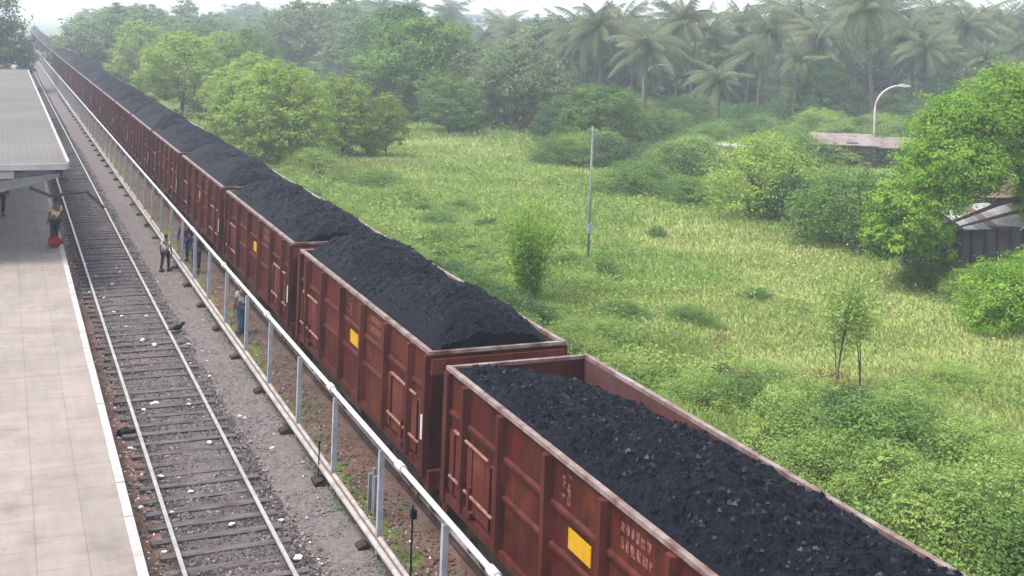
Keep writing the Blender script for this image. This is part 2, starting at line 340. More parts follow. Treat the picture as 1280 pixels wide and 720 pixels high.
# ------------------------------------------------------------------ coal wagons
HL, HWD = 4.9, 1.29
XC = 8.42
def make_wagon(detail=True):
    w = empty("coal_wagon", (XC, 0, 0))
    posts = [-3.95, -2.47, -.82, .82, 2.47, 3.95]
    for s in (-1, 1):
        sw = MB().box(*sorted((s*(HWD-.03), s*HWD)), -HL, HL, 1.12, 3.12)
        if not detail:
            for p in posts+[-4.82, 4.82]: sw.box(*sorted((s*HWD, s*(HWD+.09))), p-.08, p+.08, 1.1, 3.1)
            for z in (2.47, 1.9): sw.box(*sorted((s*HWD, s*(HWD+.05))), -HL+.2, HL-.2, z-.03, z+.03)
        swo = sw.build("side_wall", M_rust, w)
        if detail:
            for p in posts:
                MB().prism([(s*HWD, p-.1), (s*HWD, p+.1), (s*(HWD+.13), p+.055), (s*(HWD+.13), p-.055)], 'z', 1.08, 3.1).build("stanchion", M_post, swo)
            for p in (-4.8, 4.8):
                MB().box(*sorted((s*HWD, s*(HWD+.1))), p-.09, p+.09, .95, 3.1).build("corner_post", M_post, swo)
            rib = MB()
            allp = [-4.8]+posts+[4.8]
            for a, b_ in zip(allp[:-1], allp[1:]):
                end = abs((a+b_)/2) > 2.6
                for z in ((2.47,) if end else (2.47, 1.9)):
                    rib.prism([(s*(HWD+.001), z-.05), (s*(HWD+.001), z+.05), (s*(HWD+.05), z+.025), (s*(HWD+.05), z-.025)], 'y', a+.1, b_-.1)
            rib.build("rib", M_post, swo)
            MB().box(*sorted((s*(HWD-.06), s*(HWD+.07))), -HL, HL, .98, 1.115).build("side_sill", M_post, w)
            for e_ in (-1, 1):
                d = MB()
                lo, hi = sorted((e_*2.6, e_*4.66))
                mid = (lo+hi)/2
                d.box(*sorted((s*(HWD+.002), s*(HWD+.035))), lo, mid-.03, 1.2, 2.2); d.box(*sorted((s*(HWD+.002), s*(HWD+.035))), mid+.03, hi, 1.2, 2.2)
                d_o = d.build("side_door", M_rust2, w)
                h = MB(); x = s*(HWD+.065)
                h.tube([(x, lo+.3, 2.26), (x, hi-.3, 2.26)], .026, 8); h.tube([(x, lo+.1, 1.46), (x, hi-.1, 1.46)], .026, 8)
                h.build("hinge_bar", M_bar, d_o)
                for q in (lo+.25, hi-.25): MB().box(*sorted((s*(HWD+.036), s*(HWD+.07))), q-.03, q+.03, 1.22, 2.18).build("hinge_strap", M_post, d_o)
                l = MB(); l.box(*sorted((s*(HWD+.04), s*(HWD+.12))), mid-.14, mid+.14, 1.16, 1.24); l.box(*sorted((s*(HWD+.04), s*(HWD+.1))), mid-.03, mid+.03, 1.1, 1.6)
                l.build("latch", M_post, d_o)
            tag(MB().box(*sorted((s*(HWD+.004), s*(HWD+.02))), -.45, .2, 2.06, 2.33).build("marker_panel", M_yellow, w))
            tx = MB(); r3 = random.Random(17)
            for colm in (0, 1):
                zz = 3.0
                for q in range(7):
                    hh = r3.uniform(.035, .06)
                    yy = .42-colm*.17+r3.uniform(-.01, .01)
                    if r3.random() < .9: tx.box(*sorted((s*(HWD+.004), s*(HWD+.007))), yy-.055, yy+.045-r3.uniform(0, .03), zz-hh, zz)
                    zz -= hh+.016
            for row in range(2):
                yy = -1.2
                while yy > -1.95:
                    ww = r3.uniform(.06, .12)
                    tx.box(*sorted((s*(HWD+.004), s*(HWD+.007))), yy-ww, yy, 2.86-row*.2+r3.uniform(-.02, .0), 2.98-row*.2+r3.uniform(-.02, .01)); yy -= ww+.04
            tx.build("stencil_marking", M_stencil, w)
        MB().box(*sorted((s*(HWD-.045), s*(HWD-.033))), -HL+.05, HL-.05, 1.17, 3.118).build("inner_lining", M_inner, w)
        cp = MB().box(*sorted((s*(HWD-.04), s*(HWD+.05))), -HL-.03, HL+.03, 3.123, 3.185)
        cp.build("coping", M_coping, w)
    for e_ in (-1, 1):
        ew = MB().box(-HWD+.032, HWD-.032, *sorted((e_*(HL-.04), e_*HL)), 1.12, 3.12)
        if not detail: ew.box(-HWD-.02, HWD+.02, *sorted((e_*(HL-.05), e_*(HL+.06))), 3.0, 3.2)
        ewo = ew.build("end_wall", M_rust, w)
        if detail:
            MB().box(-HWD+.053, HWD-.053, *sorted((e_*(HL-.06), e_*(HL+.03))), 3.123, 3.18).build("coping", M_coping, w)
            r_ = MB()
            for x in (-.85, -.28, .28, .85): r_.prism([(x-.08, e_*HL), (x+.08, e_*HL), (x+.05, e_*(HL+.07)), (x-.05, e_*(HL+.07))], 'z', 1.15, 2.75)
            r_.box(-HWD, HWD, *sorted((e_*(HL+.002), e_*(HL+.075))), 2.78, 3.05)
            r_.build("end_rib", M_rust2, ewo)
            c_ = MB().box(-1.3, 1.3, *sorted((e_*(HL-.15), e_*(HL+.1))), .75, 1.1); c_.build("headstock", M_rust2, w)
            k_ = MB().box(-.12, .12, *sorted((e_*(HL+.1), e_*(HL+.42))), .82, 1.05); k_.box(-.18, .18, *sorted((e_*(HL+.3), e_*(HL+.45))), .78, 1.08); k_.build("coupler", M_under, w)
    MB().box(-HWD+.04, HWD-.04, -HL+.05, HL-.05, 1.1, 1.16).build("floor", M_inner, w)
    MB().box(-.25, .25, -HL+.2, HL-.2, .72, 1.05).build("underframe", M_under, w)
    for e_ in (-1, 1):
        bg_ = MB()
        for s in (-1, 1):
            yy = e_*3.1
            bg_.prism([(yy-1.35, .38), (yy-1.35, .6), (yy-.5, .8), (yy+.5, .8), (yy+1.35, .6), (yy+1.35, .38), (yy+.8, .42), (yy+.35, .22), (yy-.35, .22), (yy-.8, .42)], 'x', s*.99-.06, s*.99+.06)
        bg_.box(-1, 1, e_*3.1-.2, e_*3.1+.2, .4, .7)
        bo = bg_.build("bogie", M_under, w)
        if detail:
            for q in (-1, 1):
                for s in (-1, 1):
                    wh = MB(); yy = e_*3.1+q*1.0
                    wh.tube([(s*.76, yy, .45), (s*.88, yy, .45)], .45, 20); wh.tube([(s*.86, yy, .45), (s*1.14, yy, .45)], .12, 10)
                    wh.build("wheel", M_steel, bo)
    if detail:
        st = MB()
        for z in (.55, .8, 1.05): st.tube([(-1.38, -4.72, z), (-1.38, -4.32, z)], .014, 6)
        for yy in (-4.72, -4.32): st.tube([(-1.38, yy, .5), (-1.38, yy, 1.2)], .014, 6)
        st.build("step_ladder", M_post, w)
        MB().box(-1.405, -1.394, -4.85, -4.77, 1.62, 2.05).build("marker_plate", M_white, w)
        br_ = MB().tube([(-1.2, -.8, .85), (-1.2, .8, .85)], .12, 12); br_.tube([(-1.05, -1.5, .7), (-1.05, 1.7, .7)], .03, 6); br_.build("brake_gear", M_under, w)
    return w
P1 = make_wagon(True); P2 = make_wagon(False)

def coal_mesh(seed, step, first=False, amp=1.0):
    r = np.random.default_rng(seed)
    hw, hl = HWD-.04, HL-.06
    X, Y = np.meshgrid(np.arange(-hw, hw+1e-6, step), np.arange(-hl, hl+1e-6, step))
    u = Y/hl; v = X/hw
    if first:   # heaped towards the near half and the left side, sunk in the far right corner
        t_ = np.clip((u+.15)/1.15, 0, 1)
        base = (.31-.08*u)*np.clip(1-np.abs(v)**2, 0, 1)**.8-.05*np.clip(v, 0, 1)+.03-.68*t_**1.6*(.06+.94*np.clip((v+1)/2, 0, 1)**1.3)-.08*np.clip((u-.92)/.08, 0, 1)
    else:
        k1, k2 = r.uniform(-.6, -.3), r.uniform(.2, .55)
        hump = np.maximum(np.exp(-((u-k1)/.4)**2), .92*np.exp(-((u-k2)/.4)**2))
        base = (.4*amp+.36*hump*amp+r.uniform(-.05, .06))*np.clip(1-np.abs(v+.06)**2, 0, 1)**.75-.07-.16*np.clip((np.abs(u)-.85)/.15, 0, 1)**1.5
    Z = 3.14+base+(fbm(X*1.1+seed, Y*1.1, seed, 3)-.5)*.26+(fbm(X*5+seed, Y*5, seed+5, 3, .6)-.5)*.15
    if step < .05: Z += (fbm(X*17+seed, Y*17, seed+9, 2, .8)-.5)*.045
    edge = np.minimum((hw-np.abs(X)), .12)/.12
    lim = 3.13+.85*np.clip(1-np.abs(v)**1.9, 0, 1)-(.3 if first else .06)*np.clip(v, 0, 1)**3; d_ = .06; Z = -d_*np.log(np.exp(-(Z-3)/d_)+np.exp(-(lim-3)/d_))+3
    n = X.shape[1]; i = (np.arange(X.shape[0]-1)[:, None]*n+np.arange(n-1)[None]).ravel()
    V = np.stack([X, Y, Z], -1).reshape(-1, 3); Q = np.stack([i, i+1, i+n+1, i+n], -1)
    # skirts go down into the wagon
    def skirt(idx, V, Q, flip):
        b0 = len(V); low = V[idx].copy(); low[:, 2] = 1.3; V = np.concatenate([V, low]); k = len(idx)
        q = np.stack([idx[:-1], idx[1:], b0+np.arange(1, k), b0+np.arange(k-1)], -1); return V, np.concatenate([Q, q])
    R = X.shape[0]
    for idx in (np.arange(n), np.arange(n)+(R-1)*n, np.arange(R)*n, np.arange(R)*n+n-1): V, Q = skirt(idx, V, Q, False)
    if step < .06:   # loose lumps lying on the heap
        cnt = 5000 if first else 1500
        k = r.integers(0, R*n, cnt*2); k = k[np.abs(v.ravel()[k]) < .9][:cnt]; cnt = len(k); sz = .01+.05*r.random(cnt)**3; pc = np.stack([X, Y, Z], -1).reshape(-1, 3)[k]; sz = .01+.05*r.random(cnt)**3
        oct_ = np.array([(1, 0, 0), (0, 1, 0), (-1, 0, 0), (0, -1, 0), (.2, .1, .9), (0, .1, -1)])
        fc = np.array([(0, 1, 4), (1, 2, 4), (2, 3, 4), (3, 0, 4)])
        an = r.uniform(0, 6.28, cnt); ca, sa = np.cos(an), np.sin(an)
        jit = r.uniform(.55, 1.3, (cnt, 6, 1)); P = oct_[None]*jit*sz[:, None, None]
        Px = P[..., 0]*ca[:, None]-P[..., 1]*sa[:, None]; Py = P[..., 0]*sa[:, None]+P[..., 1]*ca[:, None]
        P = np.stack([Px, Py, P[..., 2]], -1)+pc[:, None]; b0 = len(V); V = np.concatenate([V, P.reshape(-1, 3)])
        f = (b0+np.arange(cnt)*6)[:, None, None]+fc[None]; f = f.reshape(-1, 3); f = np.concatenate([f, f[:, 2:]], 1)
        return V, Q, f[:, :3]
    return V, Q, None
def coal_obj(seed, step, first=False, amp=1.0):
    V, Q, T = coal_mesh(seed, step, first, amp)
    me = bpy.data.meshes.new("coal_load"); me.from_pydata([tuple(x) for x in V], [], [tuple(q) for q in Q.tolist()]+([tuple(q) for q in T.tolist()] if T is not None else []))
    o = link("coal_load", me, [M_coal, M_glint])
    if T is not None:
        mi = np.zeros(len(me.polygons), np.int32); g = np.repeat(np.random.default_rng(seed+1).random(len(T)//4) < .22, 4); mi[len(Q):][g] = 1; me.polygons.foreach_set("material_index", mi)
    return o
CM = [coal_obj(21, .028, True), coal_obj(34, .04, amp=1.05), coal_obj(47, .05, amp=1.0), coal_obj(59, .08), coal_obj(63, .1, amp=1.1)]
ordn = ["nearest", "second", "third", "fourth", "fifth", "sixth", "seventh", "eighth"]
GW, GC = "open coal wagons of the long freight train", "coal heaps in the train's wagons"
NW = 48
for i in range(NW):
    y = 13.85+i*10.72
    pr = P1 if i < 14 else P2
    first = (i == 0) or (i == 14)
    w = pr if first else copy_tree(pr)
    dy = .5*(bend(y+1)-bend(y-1)); ang = -math.atan(dy)
    w.location = (XC+bend(y), y, 0); w.rotation_euler = (0, 0, ang)
    if i == 0: lb = "nearest open coal wagon, cut off by the bottom edge, yellow panel and faded stencil marks"
    elif i == 1: lb = "second coal wagon from the camera, whole rusty side and orange yellow panel in view"
    elif i < 8: lb = f"{ordn[i]} rusty red coal wagon of the train counted from the camera"
    else: lb = "small distant rusty red coal wagon far along the train"
    tag(w, lb, "coal wagon", GW)
    if i < 3: c = CM[i]
    else:
        c = CM[3+i % 2] if i in (3, 4) else CM[3+i % 2].copy()
        if i not in (3, 4): COL.objects.link(c)
    c.location = (XC+bend(y), y, 0); c.rotation_euler = (0, 0, ang+(math.pi if i > 4 and (i//2) % 2 else 0))
    if i == 0: lb = "big heap of black coal in the nearest wagon, lower at its far right corner"
    elif i == 1: lb = "mounded black coal in the second wagon from the camera"
    elif i < 8: lb = f"mounded black coal in the {ordn[i]} wagon counted from the camera"
    else: lb = "dark mound of coal in a small distant wagon of the train"
    tag(c, lb, "coal heap", GC)

# ------------------------------------------------------------------ railing between the tracks
FX = 6.14
fe = empty("metal_railing", (FX, 0, -.15), 0, "long pale metal pipe railing on grey posts between the two tracks", "railing")
def bent(x, z, y0=4., y1=262.): return [(x+bend(y), y, z) for y in [y0]+[q for q in range(20, 261, 12)]+[y1]]
MB().tube(bent(0, 1.93), .045, 10).build("top_rail", M_galv, fe, True)
lr = MB()
pts = bent(0, .27)
lr.tube(bent(-.08, .3), .055, 8); lr.tube(bent(.06, .28), .05, 8)
lr.build("bottom_rail", M_lowrail, fe, True)
for k in range(85):
    y = 7.15+k*3.05; y += random.uniform(-.06, .06)
    MB().box(.01+bend(y), .1+bend(y), y-.045, y+.045, 0, 1.76+.03*random.random()).build("post", M_post_g, fe)
for y in (14.25, 18.2, 22.6, 28.7, 34.8, 41):
    MB().tube([(0, y-.13, 1.93), (0, y+.13, 1.93)], .07, 12).build("sleeve", M_galv, fe)
for k in range(45):
    y = 7.6+k*3.05; r9 = random.Random(k); q = r9.uniform(.02, .07)
    MB().prism([(-.24, -.08), (-.2-r9.uniform(0, .05), q), (-.08, q+.05), (.0, q), (.02, -.08)], 'y', y-r9.uniform(.1, .2), y+r9.uniform(.1, .2)).build("dark_lump", M_under, fe)  # irregular dark lumps left under the bottom rail, at post spacing
bp = empty("thin_black_post", (6.02, 17.2, -.2), 0, "thin black pole with a clamp standing at the pale railing", "pole")
MB().tube([(0, 0, 0), (0, 0, 1.75)], .016, 8).build("pole", M_black, bp); MB().box(-.03, .06, -.04, .04, 1.55, 1.68).build("clamp", M_black, bp)
bp = empty("thin_black_post", (6.02, 22.9, -.2), 0, "short black pole at the bottom rail of the pale railing", "pole")
MB().tube([(0, 0, 0), (0, 0, .8)], .014, 8).build("pole", M_black, bp); MB().box(-.025, .025, -.025, .025, .8, .84).build("cap", M_black, bp)
gb = empty("stub_posts", (6.62, 21.15, -.2), 0, "cluster of three short grey metal stub posts behind the railing", "posts")
for q, (dx_, dy_, hh_) in enumerate(((0, -.12, .75), (.02, .03, .85), (-.02, .18, .7))):
    MB().box(dx_-.03, dx_+.03, dy_-.03, dy_+.03, 0, hh_).build("stub", M_greysteel, gb)

# ------------------------------------------------------------------ people
def skin_mesh(name, nodes, edges, M, parent, sub=1):
    me = bpy.data.meshes.new(name); me.from_pydata([n[0] for n in nodes], edges, [])
    o = bpy.data.objects.new(name, me); COL.objects.link(o)
    sk = o.modifiers.new("s", 'SKIN'); sk.use_smooth_shade = True
    for i, n in enumerate(nodes):
        d = me.skin_vertices[0].data[i]; r = n[1]; d.radius = r if isinstance(r, tuple) else (r, r); d.use_root = (i == 0)
    sb = o.modifiers.new("ss", 'SUBSURF'); sb.levels = sub; sb.render_levels = sub
    dg = bpy.context.evaluated_depsgraph_get(); me2 = bpy.data.meshes.new_from_object(o.evaluated_get(dg))
    bpy.data.objects.remove(o); return link(name, me2, M, parent, True)
def person(loc, rz, label, shirtM, trouM, stride=.12, arms=(.05, -.05), h=1.68, lean=0.0, longsleeve=False):
    p = empty("person", loc, rz, label, "person", "people on the station"); k = h/1.7
    # faces local +y
    def q(x, y, z): return ((x)*k, (y+lean*max(0, z-.9))*k, z*k)
    hip = q(0, 0, .93); N = [(hip, (.15*k, .105*k))]; Ed = []
    def add(pt, r, par):
        N.append((pt, (r*k if not isinstance(r, tuple) else (r[0]*k, r[1]*k)))); Ed.append((par, len(N)-1)); return len(N)-1
    ch = add(q(0, .0, 1.15), (.145, .1), 0); sh = add(q(0, -.01, 1.36), (.15, .1), ch); nk = add(q(0, 0, 1.47), .055, sh)
    hd0 = add(q(0, .02, 1.55), (.07, .08), nk); hd = add(q(0, .02, 1.64), (.076, .092), hd0); add(q(0, .01, 1.7), (.05, .06), hd)
    legs = {}; armsP = {}
    for s in (-1, 1):
        a = add(q(s*.1, 0, .86), .095, 0); kn = add(q(s*.1, s*stride*.6+.03, .48), .062, a); an = add(q(s*.1, s*stride-.02, .09), .042, kn)
        add(q(s*.115, s*stride+.13, .04), .038, an); legs[s] = (N[a][0], N[kn][0], N[an][0])
        a = add(q(s*.19, 0, 1.37), .058, sh); el = add(q(s*.245, arms[0]*s*.6-.02, 1.1), .042, a); wr = add(q(s*.25, arms[0]*s+.1, .87), .03, el); hn = add(q(s*.25, arms[0]*s+.12, .8), (.022, .04), wr)
        armsP[s] = (N[a][0], N[el][0], N[wr][0], N[hn][0])
    body = skin_mesh("body", N, Ed, M_skin, p)
    bm = bmesh.new(); bm.from_mesh(body.data)
    def ball(c, r, sq=(1, 1, 1)):
        bmesh.ops.create_icosphere(bm, subdivisions=2, radius=r, matrix=Matrix.Translation(c)@Matrix.Diagonal((*sq, 1)))
    fy = .105
    ball(Vector(q(0, fy+.01, 1.6)), .018*k, (.8, 1.2, 1.4))
    for s in (-1, 1): ball(Vector(q(s*.078, .015, 1.6)), .022*k, (.5, .8, 1.3))
    # fingers
    mbf = MB()
    for s in (-1, 1):
        hx, hy, hz = armsP[s][3]
        for fi, ln in enumerate((.075, .085, .08, .06)):
            ox = (fi-1.5)*.018; mbf.tube([(hx, hy+ox, hz), (hx-s*.008, hy+ox+.005, hz-ln*.5), (hx-s*.025, hy+ox+.008, hz-ln)], [.0095, .0085, .006], 6)
        mbf.tube([(hx, hy+.03, hz+.04), (hx-s*.02, hy+.055, hz+.0), (hx-s*.02, hy+.055, hz-.03)], [.011, .01, .007], 6)
    me = bpy.data.meshes.new("f"); me.from_pydata(mbf.v, [], mbf.f); bm.from_mesh(me); bm.to_mesh(body.data); bm.free()
    # eyes and mouth
    ey = MB()
    for s in (-1, 1): ey.box(s*.03*k-.009, s*.03*k+.009, q(0, .112, 1.62)[1]-.012, q(0, .112, 1.62)[1]+.004, 1.625*k-.006, 1.625*k+.006)
    ey.build("eyes", M_black, p)
    mo = MB(); yy = q(0, .108, 1.56)[1]; mo.box(-.022*k, .022*k, yy-.02, yy-.002, 1.55*k-.004, 1.55*k+.004); mo.build("mouth", M_redbag, p)
    hb = bmesh.new(); bmesh.ops.create_uvsphere(hb, u_segments=16, v_segments=10, radius=.098*k, matrix=Matrix.Translation(Vector(q(0, -.008, 1.645)))@Matrix.Diagonal((.9, 1.05, 1, 1)))
    for v in list(hb.verts):
        if (v.co.y-q(0, 0, 1.645)[1] > .03*k and v.co.z < 1.675*k) or v.co.z < 1.58*k: hb.verts.remove(v)
    me = bpy.data.meshes.new("hair"); hb.to_mesh(me); hb.free(); link("hair", me, M_hair, p, True)
    # shirt
    SN = [(q(0, 0, .9), (.165*k, .12*k)), (q(0, 0, 1.15), (.16*k, .115*k)), (q(0, -.01, 1.38), (.16*k, .11*k)), (q(0, 0, 1.45), (.075*k, .07*k))]; SE = [(0, 1), (1, 2), (2, 3)]
    for s in (-1, 1):
        A = armsP[s]; i0 = len(SN); SN.append((A[0], .068*k)); SE.append((2, i0))
        mid = tuple((Vector(A[0])*.35+Vector(A[1])*.65)) if not longsleeve else A[1]
        SN.append((mid, .056*k)); SE.append((i0, i0+1))
        if longsleeve: SN.append((A[2], .042*k)); SE.append((i0+1, i0+2))
    skin_mesh("shirt", SN, SE, shirtM, p)
    TN = [(q(0, 0, .95), (.16*k, .115*k))]; TE = []
    for s in (-1, 1):
        L = legs[s]; i0 = len(TN); TN += [(L[0], .108*k), (L[1], .078*k), (tuple(Vector(L[2])+Vector((0, 0, .02))), .066*k)]; TE += [(0, i0), (i0, i0+1), (i0+1, i0+2)]
    skin_mesh("trousers", TN, TE, trouM, p)
    sh_ = MB()
    for s in (-1, 1):
        x, y_, z = legs[s][2]; sh_.box(x-.045, x+.05, y_-.06, y_+.2, 0, .075)
    sh_.build("shoes", M_black, p)
    return p
A0 = at_z(70, 307, .8)
person((A0.x-.05, A0.y+.2, .8), rad(25), "person in a cream shirt and black trousers near the platform edge", M_shirtY, M_blackcloth, .05, h=1.64)
B0 = at_z(206, 339, -.17); person((B0.x, B0.y, -.17), rad(-30), "person in a pale shirt and black trousers walking on the track side of the railing", M_shirtW, M_blackcloth, .2, h=1.3)
person((6.66, 34.6, -.2), rad(10), "person in a pale top and blue trousers behind the railing", M_shirtW, M_blue, .1, h=1.5)
C0 = at_z(240, 326, -.2); person((6.66, 43.4, -.2), rad(170), "person in navy clothes behind the railing, nearer of the navy pair", M_navy, M_navy, .08, h=1.55, longsleeve=True)
person((6.55, 45.6, -.2), rad(160), "person in navy clothes behind the railing, farther of the navy pair", M_navy, M_navy, .1, h=1.55, longsleeve=True)
D0 = at_z(2, 270, .8); person((D0.x-.05, D0.y, .8), rad(190), "person in dark clothes under the canopy at the left picture edge", M_blackcloth, M_blackcloth, .05, h=1.7, longsleeve=True)
# red bag at the feet of the platform person
bgm = bmesh.new(); bmesh.ops.create_icosphere(bgm, subdivisions=3, radius=.21)
for v in bgm.verts:
    n = math.sin(v.co.x*17+1)*math.sin(v.co.y*19)*math.sin(v.co.z*15+2); v.co *= 1+.25*n; v.co.x *= 1.15; v.co.z = max(v.co.z*.85, -.2)
me = bpy.data.meshes.new("bag"); bgm.to_mesh(me); bgm.free()
rb = empty("cloth_bag", (A0.x-.06, A0.y-.35, .8), .4, "dark red cloth bag on the platform at a person's feet", "bag")
b_ = link("sack", me, M_redbag, rb, True, (0, 0, .2)); MB().tube([(-.12, 0, .38), (-.1, 0, .5), (0, 0, .56), (.1, 0, .5), (.12, 0, .38)], .018, 6).build("handle", M_blackcloth, rb, True)

# ------------------------------------------------------------------ litter and small trackside things
def lump_mesh(name, r, sq, M, seed, parent=None, freq=15):
    bm = bmesh.new(); bmesh.ops.create_icosphere(bm, subdivisions=2, radius=r)
    q = random.Random(seed)
    for v in bm.verts: v.co *= q.uniform(.75, 1.2); v.co.x *= sq[0]; v.co.y *= sq[1]; v.co.z *= sq[2]
    me = bpy.data.meshes.new(name); bm.to_mesh(me); bm.free(); return link(name, me, M, parent)
lp = [(193, 504), (178, 425), (183, 395), (372, 697), (142, 390), (158, 408), (193, 431), (163, 560), (176, 634), (201, 595), (152, 395), (262, 553), (238, 614), (130, 372), (215, 640), (290, 655), (180, 512), (205, 690), (112, 365), (120, 345), (107, 330), (95, 320), (140, 355), (150, 340), (236, 505), (262, 470), (300, 520), (340, 560), (412, 602), (352, 650), (310, 448), (235, 430)]
for i, (x, y) in enumerate(lp):
    p_ = at_z(x, y, -.08); big = i in (0, 1, 3, 6)
    o = lump_mesh("litter_scrap", .085 if big else random.uniform(.03, .06), (1.2, .8, .5), M_paper, i); o.location = p_; o.rotation_euler = (0, 0, i*1.3)
    lb = {0: "large white litter scrap between the rails near the middle of the track", 3: "white litter scrap just right of the right rail at the bottom"}.get(i, "small white scrap of litter lying on the trackside ballast")
    tag(o, lb, "litter", "white litter along the track")
p_ = at_z(158, 540, -.1); o = lump_mesh("plastic_bag", .2, (1.0, .8, .55), M_black, 77); o.location = p_; tag(o, "crumpled black bag lying left of the left rail", "bag")
p_ = at_z(222, 415, -.12)
cw = empty("crow", tuple(p_), .5, "small black bird on the gravel right of the open track", "bird")
bm = bmesh.new(); bmesh.ops.create_uvsphere(bm, u_segments=12, v_segments=8, radius=.1, matrix=Matrix.Translation((0, 0, .14))@Matrix.Diagonal((1.7, .8, .85, 1)))
bmesh.ops.create_uvsphere(bm, u_segments=10, v_segments=8, radius=.055, matrix=Matrix.Translation((.17, 0, .22)))
bmesh.ops.create_cone(bm, segments=8, radius1=.022, radius2=.003, depth=.08, matrix=Matrix.Translation((.25, 0, .22))@Matrix.Rotation(rad(90), 4, 'Y'))
bmesh.ops.create_cone(bm, segments=4, radius1=.06, radius2=.03, depth=.2, matrix=Matrix.Translation((-.24, 0, .12))@Matrix.Rotation(rad(-80), 4, 'Y')@Matrix.Diagonal((.3, 1, 1, 1)))
me = bpy.data.meshes.new("body"); bm.to_mesh(me); bm.free(); link("body", me, M_black, cw, True)
MB().tube([(.02, .03, .08), (.03, .03, 0)], .007, 5).tube([(.02, -.03, .08), (.03, -.03, 0)], .007, 5).build("legs", M_black, cw)
# stones and rubbish too small to count
def stones(name, n, x0, x1, y0, y1, z, s0, s1, M, seed, pw=2.2):
    r = np.random.default_rng(seed); X = r.uniform(x0, x1, n); Y = y0+(y1-y0)*r.random(n)**pw; sz = r.uniform(s0, s1, n)
    oct_ = np.array([(1, 0, 0), (0, 1, 0), (-1, 0, 0), (0, -1, 0), (.1, .1, .8)]); fc = np.array([(0, 1, 4), (1, 2, 4), (2, 3, 4), (3, 0, 4)])
    an = r.uniform(0, 6.28, n); ca, sa = np.cos(an)[:, None], np.sin(an)[:, None]; P = oct_[None]*r.uniform(.5, 1.3, (n, 5, 1))*sz[:, None, None]
    P = np.stack([P[..., 0]*ca-P[..., 1]*sa+X[:, None], P[..., 0]*sa+P[..., 1]*ca+Y[:, None], P[..., 2]+z], -1)
    return tag(quads(name, P.reshape(-1, 3), ((np.arange(n)*5)[:, None, None]+fc[None]).reshape(-1, 3), M), kind="stuff")
M_st1 = mat("pale_stone", (.26, .235, .23), .9, (.16, .14, .14), 20, 3); M_st2 = mat("dark_stone", (.06, .052, .054), .9, (.035, .03, .032), 20, 3); M_st3 = mat("brown_stone", (.16, .115, .095), .9, (.1, .075, .065), 20, 3)
stones("ballast_stones", 17000, 2.85, 5.1, 14, 90, -.128, .02, .055, M_gravel, 1)
stones("pale_ballast_stones", 5000, 2.5, 5.2, 14, 90, -.128, .018, .045, M_st1, 21)
stones("dark_ballast_stones", 12000, 2.8, 5.1, 14, 90, -.13, .02, .055, M_st2, 22)
stones("brown_ballast_stones", 5000, 2.3, 5.3, 14, 90, -.13, .018, .05, M_st3, 23)
stones("pale_path_stones", 3000, 4.9, 7.2, 12, 70, -.17, .012, .04, M_st1, 24)
stones("ballast_stones", 9000, 4.9, 6.4, 14, 60, -.165, .012, .04, M_cess, 2)
stones("dirt_rubble", 7000, 6.2, 7.4, 12, 60, -.19, .015, .05, M_dirt, 3)
stones("dirt_rubble", 3500, 2.2, 2.85, 15, 60, -.18, .02, .055, M_dirt, 4)
stones("paper_bits", 420, 2.25, 3.05, 15, 60, -.16, .015, .04, M_paper, 5)
stones("paper_bits", 160, 3.1, 7.0, 15, 60, -.13, .012, .035, M_paper, 6)

